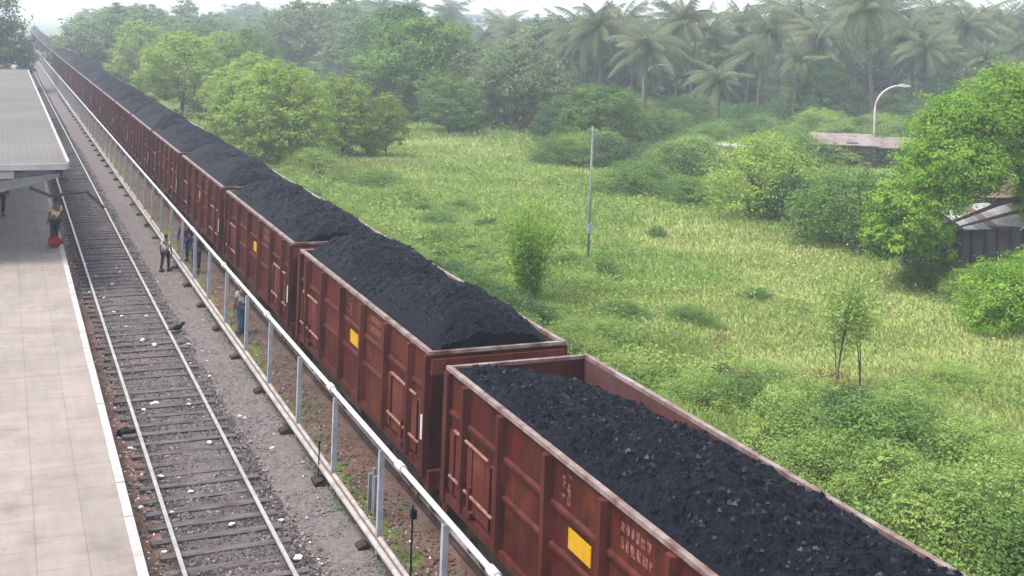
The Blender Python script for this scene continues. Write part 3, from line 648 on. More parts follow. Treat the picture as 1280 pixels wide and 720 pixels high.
# ------------------------------------------------------------------ vegetation builders
def leaf_quads(c, nrm, ln, wd, r):
    n = len(c); rv = r.normal(size=(n, 3)); tdir = np.cross(nrm, rv); tdir /= np.linalg.norm(tdir, axis=1, keepdims=True)+1e-9
    bdir = np.cross(nrm, tdir); bdir /= np.linalg.norm(bdir, axis=1, keepdims=True)+1e-9
    a = c-tdir*ln[:, None]*.5; b = c+tdir*ln[:, None]*.5; mid = c-nrm*(ln*.08)[:, None]*-1
    l = mid+bdir*wd[:, None]*.5; q = mid-bdir*wd[:, None]*.5
    V = np.stack([a, l, b, q], 1).reshape(-1, 3); return V, np.arange(n*4).reshape(n, 4)
def crown(name, ells, nclump, per, lsize, M, seed, parent=None, csize=.3, up=.5, fill=.12, aspect=.5):
    r = np.random.default_rng(seed); wts = np.array([e[1][0]*e[1][2]+e[1][0]*e[1][1] for e in ells], float); wts /= wts.sum()
    C = []; Nn = []; T = []
    which = r.choice(len(ells), nclump, p=wts)
    for k in range(nclump):
        c0, rr = np.array(ells[which[k]][0], float), np.array(ells[which[k]][1], float)
        d = r.normal(size=3); d[2] = d[2]*1.0+.25; d /= np.linalg.norm(d); rad_ = r.uniform(.55, 1.0)**.5*(1+.12*r.normal())
        cc = c0+d*rr*rad_; cs = csize*rr.mean()*r.uniform(.5, 1.25); m_ = int(per*r.uniform(.5, 1.5))+3
        off = r.normal(size=(m_, 3))*np.array([1, 1, .6])*cs*.55
        nn = off/(np.linalg.norm(off, axis=1, keepdims=True)+1e-6)*.5+d*.45+np.array([0, 0, up])+r.normal(size=(m_, 3))*.45
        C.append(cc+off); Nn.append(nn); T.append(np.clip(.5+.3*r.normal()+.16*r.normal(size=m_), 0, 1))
    nf = int(nclump*per*fill)
    if nf:
        w2 = r.choice(len(ells), nf, p=wts); d = r.normal(size=(nf, 3)); d /= np.linalg.norm(d, axis=1, keepdims=True)
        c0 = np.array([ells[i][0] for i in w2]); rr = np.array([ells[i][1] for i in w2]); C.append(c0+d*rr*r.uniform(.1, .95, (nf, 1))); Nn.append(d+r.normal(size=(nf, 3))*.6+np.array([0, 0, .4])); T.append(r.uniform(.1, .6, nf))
    C = np.concatenate(C); Nn = np.concatenate(Nn); T = np.concatenate(T); Nn /= np.linalg.norm(Nn, axis=1, keepdims=True)
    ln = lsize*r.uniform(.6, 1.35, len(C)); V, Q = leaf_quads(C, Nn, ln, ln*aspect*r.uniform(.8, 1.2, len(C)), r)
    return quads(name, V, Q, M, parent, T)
def trunk(parent, h, r0, ells, seed, M=None, nlimb=7):
    q = random.Random(seed); mb = MB(); pts = [Vector((0, 0, -.3))]
    for i in range(1, 6): pts.append(Vector((q.uniform(-.06, .06)*h*i/5, q.uniform(-.06, .06)*h*i/5, h*i/5)))
    mb.tube(pts, [r0*(1.25 if i == 0 else 1-.12*i) for i in range(6)], 9)
    lm = MB()
    for k in range(nlimb):
        e_ = ells[k % len(ells)]; d = Vector((q.gauss(0, 1), q.gauss(0, 1), abs(q.gauss(.3, .6)))).normalized()
        end = Vector(e_[0])+Vector([d[i]*e_[1][i]*.8 for i in range(3)]); st = pts[q.choice((3, 4, 5))]; mid = st.lerp(end, .5)+Vector((q.uniform(-.3, .3), q.uniform(-.3, .3), q.uniform(-.1, .4)))*h*.1
        lm.tube([st, mid, end], [r0*.45, r0*.3, r0*.08], 6)
    tk = mb.build("trunk", M or M_bark, parent, True); lm.build("limbs", M or M_bark, tk, True)
def tree_proto(name, ells, h, r0, nclump, per, ls, M, seed, **kw):
    o = empty(name); crown("crown", ells, nclump, per, ls, M, seed, o, **kw); trunk(o, h, r0, ells, seed); return o
# broadleaf kinds, unit: about 8 m tall
EA = [((0, 0, 4.9), (3.3, 3.3, 2.7)), ((2.2, .8, 3.4), (2.3, 2.2, 2.2)), ((-2.3, -.6, 3.3), (2.4, 2.3, 2.2)), ((.3, -2.0, 2.5), (2.6, 2.1, 2.2)), ((-.2, .4, 6.9), (1.8, 1.8, 1.2)), ((-1.6, -1.6, 1.7), (1.9, 1.7, 1.6)), ((2.1, -1.4, 1.7), (1.9, 1.8, 1.6))]
EB = [((0, 0, 5.4), (2.5, 2.5, 2.6)), ((1.3, -.8, 3.4), (2.2, 2.0, 2.2)), ((-1.5, .6, 3.8), (2.0, 2.0, 2.4)), ((.4, .4, 7.4), (1.4, 1.4, 1.1)), ((-.6, -1.5, 1.9), (2.1, 1.8, 1.8)), ((1.4, -.9, 1.6), (1.7, 1.7, 1.5))]
EC = [((0, 0, 4.2), (3.9, 3.7, 2.5)), ((2.9, -.4, 2.9), (2.3, 2.2, 2.1)), ((-3.0, .3, 2.8), (2.4, 2.2, 2.1)), ((.8, -1, 5.7), (2.2, 2.1, 1.5)), ((-1.5, .5, 5.6), (1.9, 1.9, 1.4)), ((-1.2, -2.2, 2.0), (2.4, 1.9, 1.9)), ((1.6, -2.2, 1.9), (2.3, 1.9, 1.8))]
protos = []
def P(*a, **k):
    o = tree_proto(*a, **k); protos.append(o); return o
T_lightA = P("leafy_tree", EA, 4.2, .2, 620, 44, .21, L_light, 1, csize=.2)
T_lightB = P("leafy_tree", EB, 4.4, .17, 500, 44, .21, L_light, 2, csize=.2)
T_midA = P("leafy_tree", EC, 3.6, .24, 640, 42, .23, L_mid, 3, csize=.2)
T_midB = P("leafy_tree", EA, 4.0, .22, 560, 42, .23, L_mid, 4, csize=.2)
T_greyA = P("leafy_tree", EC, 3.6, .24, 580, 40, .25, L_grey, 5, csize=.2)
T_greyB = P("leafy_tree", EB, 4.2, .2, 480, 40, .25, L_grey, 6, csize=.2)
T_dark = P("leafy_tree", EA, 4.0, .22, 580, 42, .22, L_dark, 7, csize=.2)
# shrubs, unit: about 2 m
ES = [((0, 0, .9), (1.2, 1.2, .95)), ((.7, -.3, .6), (.8, .8, .65)), ((-.8, .2, .6), (.8, .8, .65)), ((.1, .2, 1.5), (.7, .7, .5))]
def shrub_proto(M, seed, n=110, per=26, ls=.14, **kw):
    o = empty("shrub"); crown("foliage", ES, n, per, ls, M, seed, o, csize=.3, **kw)
    q = random.Random(seed); mb = MB()
    for k in range(6):
        a = q.uniform(0, 6.28); mb.tube([(0, 0, -.15), (math.cos(a)*.35, math.sin(a)*.35, .7), (math.cos(a)*.7, math.sin(a)*.7, 1.3)], [.035, .025, .01], 5)
    mb.build("stems", M_bark, o); protos.append(o); return o
S_mid = shrub_proto(L_mid, 11, 300, 44, .07); S_dark = shrub_proto(L_dark, 12, 300, 44, .07); S_weed = shrub_proto(L_weed, 13, 300, 42, .06, fill=.05); S_weed2 = shrub_proto(L_weed, 14, 260, 38, .075, aspect=.45, fill=.05)
S_bright = shrub_proto(L_bright, 15, 380, 46, .08); S_light = shrub_proto(L_light, 16, 300, 40, .065)
# coconut palms
def palm_proto(seed, h, nf=22, droop=1.0, fl=4.2):
    o = empty("coconut_palm"); q = random.Random(seed); lx, ly = q.uniform(-.9, .9), q.uniform(-.9, .9)
    top = Vector((lx, ly, h)); pts = [Vector((lx*(t**1.8), ly*(t**1.8), -.3+(h+.3)*t)) for t in [i/8 for i in range(9)]]
    MB().tube(pts, [.22]+[.17-.06*i/8 for i in range(1, 9)], 8).build("trunk", M_palmbark, o, True)
    V = []; Q = []; T = []; ra = MB()
    for k in range(nf):
        az = k*2.399+q.uniform(-.2, .2); el = rad(84-k*(128/nf)+q.uniform(-10, 10)); L = fl*q.uniform(.65, 1.15); dv = q.uniform(.5, 1.7); tint = q.uniform(0, 1)
        p = top.copy(); e = el; pp = [p.copy()]; seg = 9
        for i in range(seg):
            p = p+Vector((math.cos(az)*math.cos(e), math.sin(az)*math.cos(e), math.sin(e)))*(L/seg); e -= rad(7.2*droop*dv+q.uniform(0, 3)); pp.append(p.copy())
        ra.tube(pp, [.035*(1-.09*i) for i in range(seg+1)], 4, False)
        side = Vector((-math.sin(az), math.cos(az), 0))
        for i in range(1, seg*4+1):
            t_ = i/4; a = int(min(t_, seg-1)); fr = t_-a; c = pp[a].lerp(pp[min(a+1, seg)], min(fr, 1)); d = (pp[min(a+1, seg)]-pp[a]).normalized()
            ll = .95*math.sin(min(1, (i/(seg*4))*.9+.12)*math.pi)**.6*fl/4.2+.1
            for s in (-1, 1):
                dr = (side*s*.8+d*.65+Vector((0, 0, -.75-.5*q.random()))).normalized(); wv = d*.045
                n = len(V); V += [c-wv, c+wv, c+dr*ll*.6+wv*.8, c+dr*ll]; Q.append((n, n+1, n+2, n+3)); T.append(tint+q.uniform(-.15, .15))
    quads("fronds", [tuple(v) for v in V], Q, L_palm, o, T); ra.build("rachis", L_palm, o)
    nut = MB()
    bm = bmesh.new()
    for k in range(6):
        a = k*1.05; bmesh.ops.create_icosphere(bm, subdivisions=1, radius=.14, matrix=Matrix.Translation(top+Vector((math.cos(a)*.28, math.sin(a)*.28, -.3-.1*(k % 2)))))
    me = bpy.data.meshes.new("nuts"); bm.to_mesh(me); bm.free(); link("coconuts", me, L_dry, o, True)
    protos.append(o); return o
PA, PB, PC = palm_proto(31, 9.5, 28, 1.0, 4.6), palm_proto(32, 11, 26, 1.15, 4.8), palm_proto(33, 8.2, 30, .9, 4.6)

def gz(x, y): return float(field_z(np.array(x), np.array(y)))
def base_at(px, Y, z=None):
    p = at_y(px, 300, Y); return Vector((p.x, p.y, gz(p.x, p.y) if z is None else z))
# tree(px centre, distance Y, crown-top image y) -> scale so that the top lands there
def put(proto, px, Y, top, h0, rz, label, cat, group, wide=1.0):
    b0 = base_at(px, Y); t_ = at_y(px, top, Y).z; s = max(.2, (t_-b0.z)/h0)
    return place(proto, b0, rz, (s*wide, s*wide, s), label, cat, group)

# ------------------------------------------------------------------ named trees
G_T = "trees behind the overgrown field"
put(T_lightA, 345, 80, 76, 8.0, .3, "light green leafy tree beside the train, broadest of the pale trees left of the field", "tree", G_T, 1.1)
put(T_lightB, 290, 92, 92, 8.3, 1.2, "light green tree pressed against the coal train, left of the broad pale tree", "tree", G_T, 1.15)
put(T_lightB, 425, 84, 96, 8.3, 2.2, "pale green tree between the broad pale tree and the small rounded one", "tree", G_T, 1.1)
put(T_lightB, 478, 84, 118, 8.3, 4.0, "small rounded light green tree at the edge of the field", "tree", G_T, 1.0)
put(T_lightA, 222, 120, 40, 8.0, 2.0, "yellowish green tree along the train, second group from the camera", "tree", G_T, 1.15)
put(T_lightB, 168, 170, 26, 8.3, 3.1, "pale green tree along the train behind the yellowish tree", "tree", G_T, 1.2)
put(T_lightA, 128, 250, 22, 8.0, 4.1, "hazy pale green tree at the far end of the train", "tree", G_T, 1.3)
put(T_lightA, 262, 140, 42, 8.0, 5.1, "hazy light green tree behind the yellowish tree", "tree", G_T, 1.1)
put(T_midA, 520, 118, 18, 7.3, 0.4, "broad dome shaped tree standing in front of the far tree belt", "tree", G_T, 1.0)
put(T_midB, 556, 100, 92, 8.2, 1.4, "darker green tree at the foot of the dome shaped tree", "tree", G_T, 1.25)
put(T_greyA, 640, 104, 48, 7.3, 2.4, "rounded grey green tree right of the dome shaped tree", "tree", G_T, .95)
put(T_midA, 750, 84, 104, 7.3, 3.4, "wide green tree behind the leaning utility pole", "tree", G_T, 1.05)
put(T_dark, 690, 92, 118, 8.2, 4.4, "dark green tree just left of the wide tree behind the pole", "tree", G_T, 1.0)
put(T_midB, 820, 88, 135, 8.2, .9, "green tree right of the wide tree, beneath the drooping palm", "tree", G_T, 1.1)
put(T_dark, 1022, 104, 68, 8.2, 5.4, "dark blue green round tree left of the curved street lamp", "tree", G_T, .95)
put(T_dark, 1180, 112, 88, 8.2, 1.9, "dark tree right of the curved street lamp", "tree", G_T, 1.2)
put(T_greyB, 585, 112, 60, 8.3, 2.9, "slim grey green tree behind the dome tree's right side", "tree", G_T, 1.1)
put(T_greyA, 450, 128, 60, 7.3, 3.9, "grey green tree between the pale trees and the dome tree", "tree", G_T, 1.0)
put(T_dark, 1110, 108, 120, 8.2, .3, "low dark tree directly behind the curved street lamp", "tree", G_T, 1.2)
put(T_greyB, 905, 92, 170, 8.3, .6, "low grey green tree above the white shack wall", "tree", G_T, 1.6)
# palms
pal = [(745, 118, 18, PA), (690, 135, 30, PB), (800, 108, 40, PC), (860, 112, 12, PA), (893, 96, 88, PC), (940, 112, 30, PB), (1000, 120, 14, PA), (1085, 100, -6, PB), (1135, 116, 28, PC), (1190, 122, 20, PA), (1240, 128, 24, PB), (1270, 118, 40, PC), (1045, 128, 8, PA), (830, 140, 18, PB), (965, 140, 4, PC), (770, 140, 16, PA), (905, 138, 16, PA), (1165, 140, 6, PB), (715, 150, 38, PC), (1215, 104, 64, PA), (985, 104, 70, PB), (640, 170, 36, PA), (475, 230, 4, PB), (545, 235, 8, PA), (620, 225, 24, PC), (510, 240, 6, PB), (600, 190, 40, PA), (660, 160, 42, PB), (1110, 132, 4, PA), (1260, 145, 18, PA), (725, 128, 26, PC), (780, 122, 52, PB), (840, 118, 50, PA), (875, 130, 24, PC), (925, 122, 56, PA), (1020, 112, 34, PC), (1065, 116, 22, PA), (1150, 108, 50, PA), (1105, 118, 40, PB), (1210, 134, 14, PC), (1285, 126, 20, PB), (670, 150, 40, PC), (1030, 140, 2, PB), (760, 130, 36, PC)]
for i, (px, Y, top, pr) in enumerate(pal):
    h0 = {id(PA): 11.2, id(PB): 12.6, id(PC): 10.0}[id(pr)]
    lb = {4: "drooping coconut palm with pale fronds, lowest of the palms behind the field", 7: "tall coconut palm directly above the curved street lamp", 0: "tall dark coconut palm rising left of the other palms"}.get(i, "hazy coconut palm in the belt of palms behind the field")
    put(pr, px, Y, top-5, h0, i*1.7, lb, "palm", "coconut palms behind the field", 1.05+.3*((i*37) % 10)/10)
# far tree belt
fr = random.Random(9)
for i in range(86):
    px = fr.uniform(95, 1330); Y = fr.uniform(125, 300) if px > 480 else fr.uniform(150, 420)
    top = fr.uniform(14, 52) if px > 640 else (fr.uniform(34, 66) if px > 560 else fr.uniform(-4, 22) + max(0, (200-px))*.1)
    pr, h0 = fr.choice([(T_greyA, 7.3), (T_greyB, 8.3), (T_dark, 8.2), (T_greyA, 7.3), (T_midB, 8.2)])
    if px < 480 and at_y(px, 200, Y).x < 14+bend(Y): continue
    put(pr, px, Y, top, h0, fr.uniform(0, 6), "hazy grey green tree in the far tree belt on the horizon", "tree", "far trees fading into haze", fr.uniform(1.0, 1.5))
for i in range(40):   # along the train, receding
    Y = 100+i*10.5+fr.uniform(-3, 3); x = 17.5+bend(Y)+fr.uniform(0, 9)+i*.35
    s = fr.uniform(.7, 1.1)
    place(fr.choice([T_lightA, T_lightB, T_greyB, T_midB]), (x, Y, gz(x, Y)), fr.uniform(0, 6), s, "tree in the receding row close beside the distant wagons", "tree", "row of trees along the train")
# top left trees and hut
place(T_dark, (-3.4, 150, -.3), 1.1, 1.75, "dark tree over the far platform at the top left corner", "tree", G_T)
place(T_greyB, (-9, 230, -.3), 2.1, 1.3, "hazy grey tree beyond the far platform end", "tree", G_T)
hut = empty("station_hut", (-2.2, 128, .8), 0, "small brown hut with a dark roof beyond the canopy", "hut")
MB().box(-2.4, 2.0, -3, 3, 0, 2.7).build("wall", M_brown, hut); MB().prism([(-2.7, 2.7), (2.4, 2.7), (-.2, 3.6)], 'y', -3.3, 3.3).build("roof", M_dark, hut)
MB().box(.2, 1.2, -3.04, -3.005, 0, 2.0).build("door", M_dark, hut); MB().box(-1.6, -.6, -3.04, -3.005, 1.0, 2.0).build("window", M_glass, hut)

# ------------------------------------------------------------------ big tree and shed at the right
def pe(px, py, Y, rpx, rpz, ry):
    p = at_y(px, py, Y); k = FPX/((p-CPOS).dot(Fv)); return ((p.x, p.y, p.z), (rpx/k, ry, rpz/k))
ells = [pe(1265, 150, 38, 58, 66, 2.2), pe(1205, 175, 38, 56, 58, 2.0), pe(1165, 222, 37.6, 46, 52, 1.8), pe(1128, 270, 37.4, 40, 40, 1.5), pe(1215, 215, 37, 46, 38, 1.6), pe(1310, 160, 39, 70, 80, 2.4), pe(1155, 292, 37.4, 30, 30, 1.2), pe(1330, 230, 38, 60, 60, 2), pe(1102, 300, 37.2, 22, 22, 1.0)]
bt = empty("spreading_tree", (46.5, 40.5, -.8), 0, "big bright green tree spreading in from the right edge over the shed", "tree", G_T)
ells_l = [(tuple(np.array(c)-np.array((46.5, 40.5, -.8))), r) for c, r in ells]
crown("crown", ells_l, 1900, 56, .145, L_bright, 41, bt, csize=.24, fill=.25)
trunk(bt, 4.6, .3, ells_l, 41, nlimb=12)
SH = at_z(1215, 335, -.8)
def along(p0, p1):
    d = p1-p0; return d.length, math.atan2(d.y, d.x)
p0 = at_y(1128, 325, 39.9); p1 = at_y(1330, 345, 38.2)
Lw, aw = along(Vector((p0.x, p0.y, 0)), Vector((p1.x, p1.y, 0)))
shd = empty("roadside_shed", (p0.x, p0.y, gz(p0.x, p0.y)), aw, "long low shed with grey wall, dark posts and pale sheet roof under the tree", "shed")
MB().box(0, Lw, 0, .15, -.2, 1.75).build("wall", M_wall, shd)
for i in range(13):
    xx = .25+i*(Lw-.5)/12; MB().box(xx-.07, xx+.07, -.09, -.003, -.2, 1.9).build("post", M_dark, shd)
nsh = 9; q5 = random.Random(4)
for i in range(nsh):
    a = Lw*.34+i*(Lw*.68/nsh); z = .035*(i % 2)+q5.uniform(-.01, .01); e0 = q5.uniform(-.45, .0); e1 = q5.uniform(1.8, 3.2)
    kz = lambda yv: 1.9+(yv+.4)*.85/3.6+z
    MB().prism([(e0, kz(e0)), (e0, kz(e0)+.04), (e1, kz(e1)+.04), (e1, kz(e1))], 'x', a, a+Lw*.68/nsh+.06).build("roof_sheet", [M_tarp, M_white, M_tarp, M_roof, M_brown][q5.randrange(5)], shd)
MB().prism([(-.25, 1.86), (-.25, 1.9), (3.0, 2.55), (3.0, 2.5)], 'x', 0, Lw*.335).build("rear_roof", M_wall, shd)
MB().box(.1, Lw-.1, 3.2, 3.35, -.2, 2.68).build("back_wall", M_brown, shd)

p2 = at_y(1290, 255, 46)
ah = empty("brown_roofed_house", (p2.x, 47, gz(p2.x, 47)), -.15, "house with dull brown roof behind the shed, mostly hidden by the tree", "house")
MB().box(-3.5, 3.5, -2, 2, -.2, 2.2).build("wall", M_brown, ah); MB().prism([(-2.4, 2.2), (2.4, 2.2), (0, 3.6)], 'x', -3.9, 3.9).build("roof", M_brown, ah)
MB().box(-1, 0, -2.04, -2.005, 0, 1.9).build("door", M_dark, ah)

# bushes
def bush(pr, px, base_y, top, label, wide=1.0, rz=0, dY=0):
    b0 = at_z(px, base_y, -.7); Y = b0.y+dY; x = at_y(px, base_y, Y).x; s = (at_y(px, top, Y).z+.7)/2.0
    return place(pr, (x, Y, gz(x, Y)-.05), rz, (s*wide, s*wide, s), label, "bush", "bushes at the field's edge")
bush(S_light, 965, 272, 158, "large green bush with pale top standing before the pink roofed houses", 1.15, .5)
bush(S_dark, 990, 280, 212, "dark bush at the foot of the large pale topped bush", 1.2, 2.5)
bush(S_light, 915, 255, 208, "low pale bush left of the large pale topped bush", 1.5, 1.5)
bush(S_mid, 1060, 306, 204, "rounded green bush between the large bush and the big right tree", 1.05, 3.1)
bush(S_dark, 1100, 315, 245, "darker bush tucked under the big right tree's left side", 1.1, 4.0)
bush(S_bright, 1250, 405, 318, "bright green bush in front of the shed at the right edge", 1.05, .8)
bush(S_bright, 1290, 380, 300, "bright leafy bush at the right edge just behind the bright green bush", 1.0, 2.8)
bush(S_mid, 800, 238, 196, "low green bush at the far edge of the field below the wide tree", 2.0, .2)
bush(S_mid, 860, 250, 215, "low bush beside the white shack wall", 1.7, 1.3)
bush(S_dark, 1195, 350, 315, "small dark bush growing against the shed wall", 1.6, .9)
bush(S_mid, 1160, 352, 318, "low green bush at the foot of the big right tree beside the shed wall", 1.8, 2.0)
bush(S_weed, 1225, 372, 325, "pale weedy bush growing up the front of the shed wall", 1.5, 2.6)
bush(S_mid, 700, 205, 165, "green bush left of the utility pole at the far field edge", 1.7, 2.3)
bush(S_weed, 400, 225, 178, "leafy bush between the coal train and the pale trees", 1.5, 2.9)

# undergrowth shrubs closing the ground below the trees
ur = random.Random(23)
for i in range(150):
    px = ur.uniform(400, 1200) if i < 120 else ur.uniform(1000, 1300)
    by_ = float(np.interp(px, [400, 520, 600, 650, 700, 760, 820, 880, 960, 1300], [150, 158, 162, 170, 188, 204, 216, 222, 212, 205]))-ur.random()**1.2*80
    b0 = at_z(px, by_, -.7)
    if b0.x < 22+bend(b0.y)*1.2: continue
    s = ur.uniform(.7, 1.5)*(1+max(0, b0.y-80)/130)
    place(ur.choice([S_mid, S_mid, S_dark, S_light, S_weed]), (b0.x, b0.y, gz(b0.x, b0.y)-.1), ur.uniform(0, 6), (s*1.7, s*1.7, s), "leafy shrub in the thicket below the trees behind the field", "bush", "thicket of shrubs below the trees")
# slender young plants
def slender(px, base_y, top, spread, M, seed, label, nst=5, dens=26, ls=.2, tmin=.3):
    b0 = at_z(px, base_y, -.75); Y = b0.y; h = at_y(px, top, Y).z-b0.z; o = empty("young_tree", (b0.x, Y, -.8), 0, label, "young tree"); q = random.Random(seed)
    r = np.random.default_rng(seed); st = MB(); C = []
    for k in range(nst):
        a = q.uniform(0, 6.28); s = spread*q.uniform(.3, 1); hh = h*q.uniform(.75, 1.03); pts = [Vector((math.cos(a)*.15*t, math.sin(a)*.15*t, 0))+Vector((math.cos(a)*s*t**2, math.sin(a)*s*t**2, hh*t)) for t in [i/6 for i in range(7)]]
        st.tube(pts, [.022*(1-.12*i) for i in range(7)], 5)
        for j in range(dens):
            t = q.uniform(tmin, 1)**(.6 if tmin > .1 else .9); p = pts[min(6, int(t*6))].lerp(pts[min(6, int(t*6)+1)], t*6-int(t*6)); C += [np.array(p)+r.normal(size=3)*np.array([.28, .28, .2])*(.5+t) for _ in range(4)]
    st.build("stem", M_bark, o); C = np.array(C); N = r.normal(size=C.shape)*.6+np.array([0, 0, .8]); N /= np.linalg.norm(N, axis=1, keepdims=True); ln = ls*r.uniform(.6, 1.3, len(C))
    V, Q = leaf_quads(C, N, ln, ln*.42, r); quads("foliage", V, Q, M, o, np.clip(.5+.25*r.normal(size=len(C)), 0, 1)); return o
slender(660, 384, 252, 1.25, L_bright, 51, "slender upright young tree beside the train, left of the utility pole", 14, 90, .16, .04)
slender(1045, 490, 330, 1.15, L_weed, 52, "thin sapling with sparse leaves standing alone in the field", 4, 110, .15)
slender(1075, 480, 345, .9, L_weed, 53, "faint second sapling just right of the thin lone sapling", 2, 80, .14)
slender(755, 350, 318, .5, L_mid, 54, "small leafy sapling at the foot of the utility pole", 5, 30, .14)

# pole and lamps
po = base_at(736, 45); tp = at_y(738, 158, 45).z
up_ = empty("utility_pole", po, 0, "thin grey utility pole with a small crossarm standing in the field", "pole")
MB().tube([(0, 0, -.3), (0, 0, tp-po.z)], [.065, .045], 8).build("pole", M_greysteel, up_, True)
MB().box(-.42, .42, -.03, .03, tp-po.z-.28, tp-po.z-.2).build("crossarm", M_greysteel, up_)
for x in (-.36, 0, .36): MB().tube([(x, 0, tp-po.z-.2), (x, 0, tp-po.z-.06)], .03, 6).build("insulator", M_dark, up_)
MB().box(-.1, .1, -.12, -.06, 1.1, 1.5).build("box", M_post_g, up_)
def lamp(px, Y, top, label, mirror=False):
    b0 = base_at(px, Y); h = at_y(px, top, Y).z-b0.z; o = empty("street_lamp", b0, -PSI+(math.pi if mirror else 0), label, "street lamp", "street lamps")
    pts = [(0, 0, -.3), (0, 0, h*.7)]+[(2.0*(1-math.cos(a)), 0, h*.7+(h*.3)*math.sin(a)) for a in [rad(k) for k in (15, 30, 45, 60, 75, 90)]]
    MB().tube(pts, [.11, .085]+[.075]*6, 10).build("pole", M_galv, o, True)
    MB().prism([(1.85, h-.06), (1.85, h+.08), (2.2, h+.14), (2.75, h+.06), (2.75, h-.02), (2.3, h-.12)], 'y', -.16, .16).build("lamp_head", M_white, o)
    MB().box(-.16, .16, -.16, .16, -.1, .3).build("base", M_concrete, o)
lamp(1088, 75, 106, "white curved arm street lamp above the pink roofed houses")
lamp(797, 117, 80, "far small street lamp head showing among the palms")

# houses and walls behind the field
def house(px, Y, w, d, hw_, hr, roofM, wallM, label, rz=0, win=2, ridge='x'):
    b0 = base_at(px, Y); o = empty("house", b0, -PSI+rz, label, "house", "houses behind the field")
    MB().box(-w/2, w/2, -d/2, d/2, -.3, hw_).build("wall", wallM, o)
    MB().prism([(-d/2-.4, hw_+.01), (d/2+.4, hw_+.01), (d/2+.4, hw_+.08), (0, hw_+hr), (-d/2-.4, hw_+.08)], 'x', -w/2-.4, w/2+.4).build("roof", roofM, o)
    for i in range(win):
        x = -w/2+(i+.5)*w/win; f = MB().box(x-.5, x+.5, -d/2-.05, -d/2-.004, .6, 1.3).build("window", M_greysteel, o); MB().box(x-.42, x+.42, -d/2-.06, -d/2-.052, .66, 1.24).build("pane", M_glass, f)
    MB().box(-.2, .7, -d/2-.04, -d/2-.003, 0, 2.0).build("door", M_dark, o)
    return o
house(1046, 76, 4.2, 5, 1.75, .75, M_pink, M_brown, "low house with pinkish sheet roof left of the curved street lamp")
house(1112, 76, 4.6, 5, 1.5, .7, M_pink, M_wall, "low house with dull pink roof directly behind the curved street lamp", .1)
wl = base_at(905, 74)
ws = empty("white_shack", wl, -PSI, "small white walled shack half hidden by bushes at the far field edge", "shack")
MB().box(-1.6, 1.6, 0, 2, -.2, 1.7).build("wall", M_wall, ws); MB().box(-1.8, 1.8, -.3, 2.3, 1.71, 1.8).build("roof", M_tarp, ws); MB().box(-1.2, -.1, -.03, -.004, .7, 1.6).build("panel", M_white, ws); MB().box(.3, 1.1, -.03, -.004, 0, 1.5).build("door", M_dark, ws)
bd = base_at(606, 330); z1 = at_y(606, 18, 330).z-bd.z
ab = empty("apartment_block", bd, -PSI, "pale hazy flat roofed building showing above the far trees", "building")
MB().box(-8, 8, -5, 5, -.3, z1).build("wall", M_farwall, ab); MB().box(-3, 4, -4, 4, z1+.002, z1+1.6).build("roof_room", M_farwall, ab); MB().box(-8.3, 8.3, -5.3, 5.3, z1-.5, z1-.2).build("parapet", M_white, ab)
for fl_ in range(4):
    for k in range(6):
        x = -6.7+k*2.7; MB().box(x-.7, x+.7, -5.06, -5.004, z1-2.6-fl_*3.2, z1-1.2-fl_*3.2).build("window", M_greysteel, ab)  # grey windows, the distance haze put into their colour

# ------------------------------------------------------------------ field cover
def scatter_pixels(n, seed):
    r = np.random.default_rng(seed); out = []
    X = r.uniform(9.9, 78, n*9); d = r.random(n*9); Y = 4+d**1.7*112
    dist2 = X*X+Y*Y+60; keep = r.random(n*9) < 900/dist2*1.0
    X, Y = X[keep], Y[keep]; u = (X*math.cos(PSI)-Y*math.sin(PSI))/(X*math.sin(PSI)+Y*math.cos(PSI))
    k = (u < .62) & (u > -.45) & (X > 10.1+.3*r.random(len(X))); X, Y = X[k][:n], Y[k][:n]; return X, Y, r
X, Y, r = scatter_pixels(105000, 61)
print("tufts", len(X))
dist = np.sqrt(X*X+Y*Y); lush = fbm(X/5+3, Y/5, 71, 3); nearT = np.clip(1-(X-11)/9, 0, 1)
dry = np.clip((fbm(X/11+8, Y/11+5, 75, 3)-.45)*4, 0, 1)*np.clip((X-15)/8, 0, 1)
hgt = (.16+.6*np.clip(lush-.35, 0, 1)+.75*nearT*np.clip(lush-.2, 0, 1))*(.75+.006*dist)
hgt = hgt*(1-.35*dry)
nb = 5; N = len(X); Zg = field_z(X, Y)
ang = r.uniform(0, 6.28, (N, nb)); spread = r.uniform(.05, .4, (N, nb))*(.6+.02*dist)[:, None]; hh = hgt[:, None]*r.uniform(.5, 1.25, (N, nb)); lean = r.uniform(.1, .9, (N, nb))*hh
wd = (.009+.00055*dist)[:, None]*r.uniform(.6, 1.5, (N, nb))
bx = X[:, None]+np.cos(ang)*spread; by = Y[:, None]+np.sin(ang)*spread; a2 = ang+r.normal(0, .6, (N, nb)); dx, dy = np.cos(a2), np.sin(a2)
z0 = Zg[:, None]-.03
V = np.stack([np.stack([bx-dy*wd, by+dx*wd, z0+0*bx], -1), np.stack([bx+dy*wd, by-dx*wd, z0+0*bx], -1), np.stack([bx+dx*lean*.45+dy*wd*1.1, by+dy*lean*.45-dx*wd*1.1, z0+hh*.7], -1), np.stack([bx+dx*lean, by+dy*lean, z0+hh], -1)], 2).reshape(-1, 3)
tint = np.clip(.1+.5*dry+.3*fbm(X/2.5, Y/2.5, 77, 3)+.08*r.normal(size=N), 0, 1)[:, None]+r.normal(0, .1, (N, nb))
tag(quads("field_grass", V, np.arange(len(V)).reshape(-1, 4), L_field, None, tint.ravel()), "tall yellow green grass and weeds covering the overgrown field", kind="stuff")
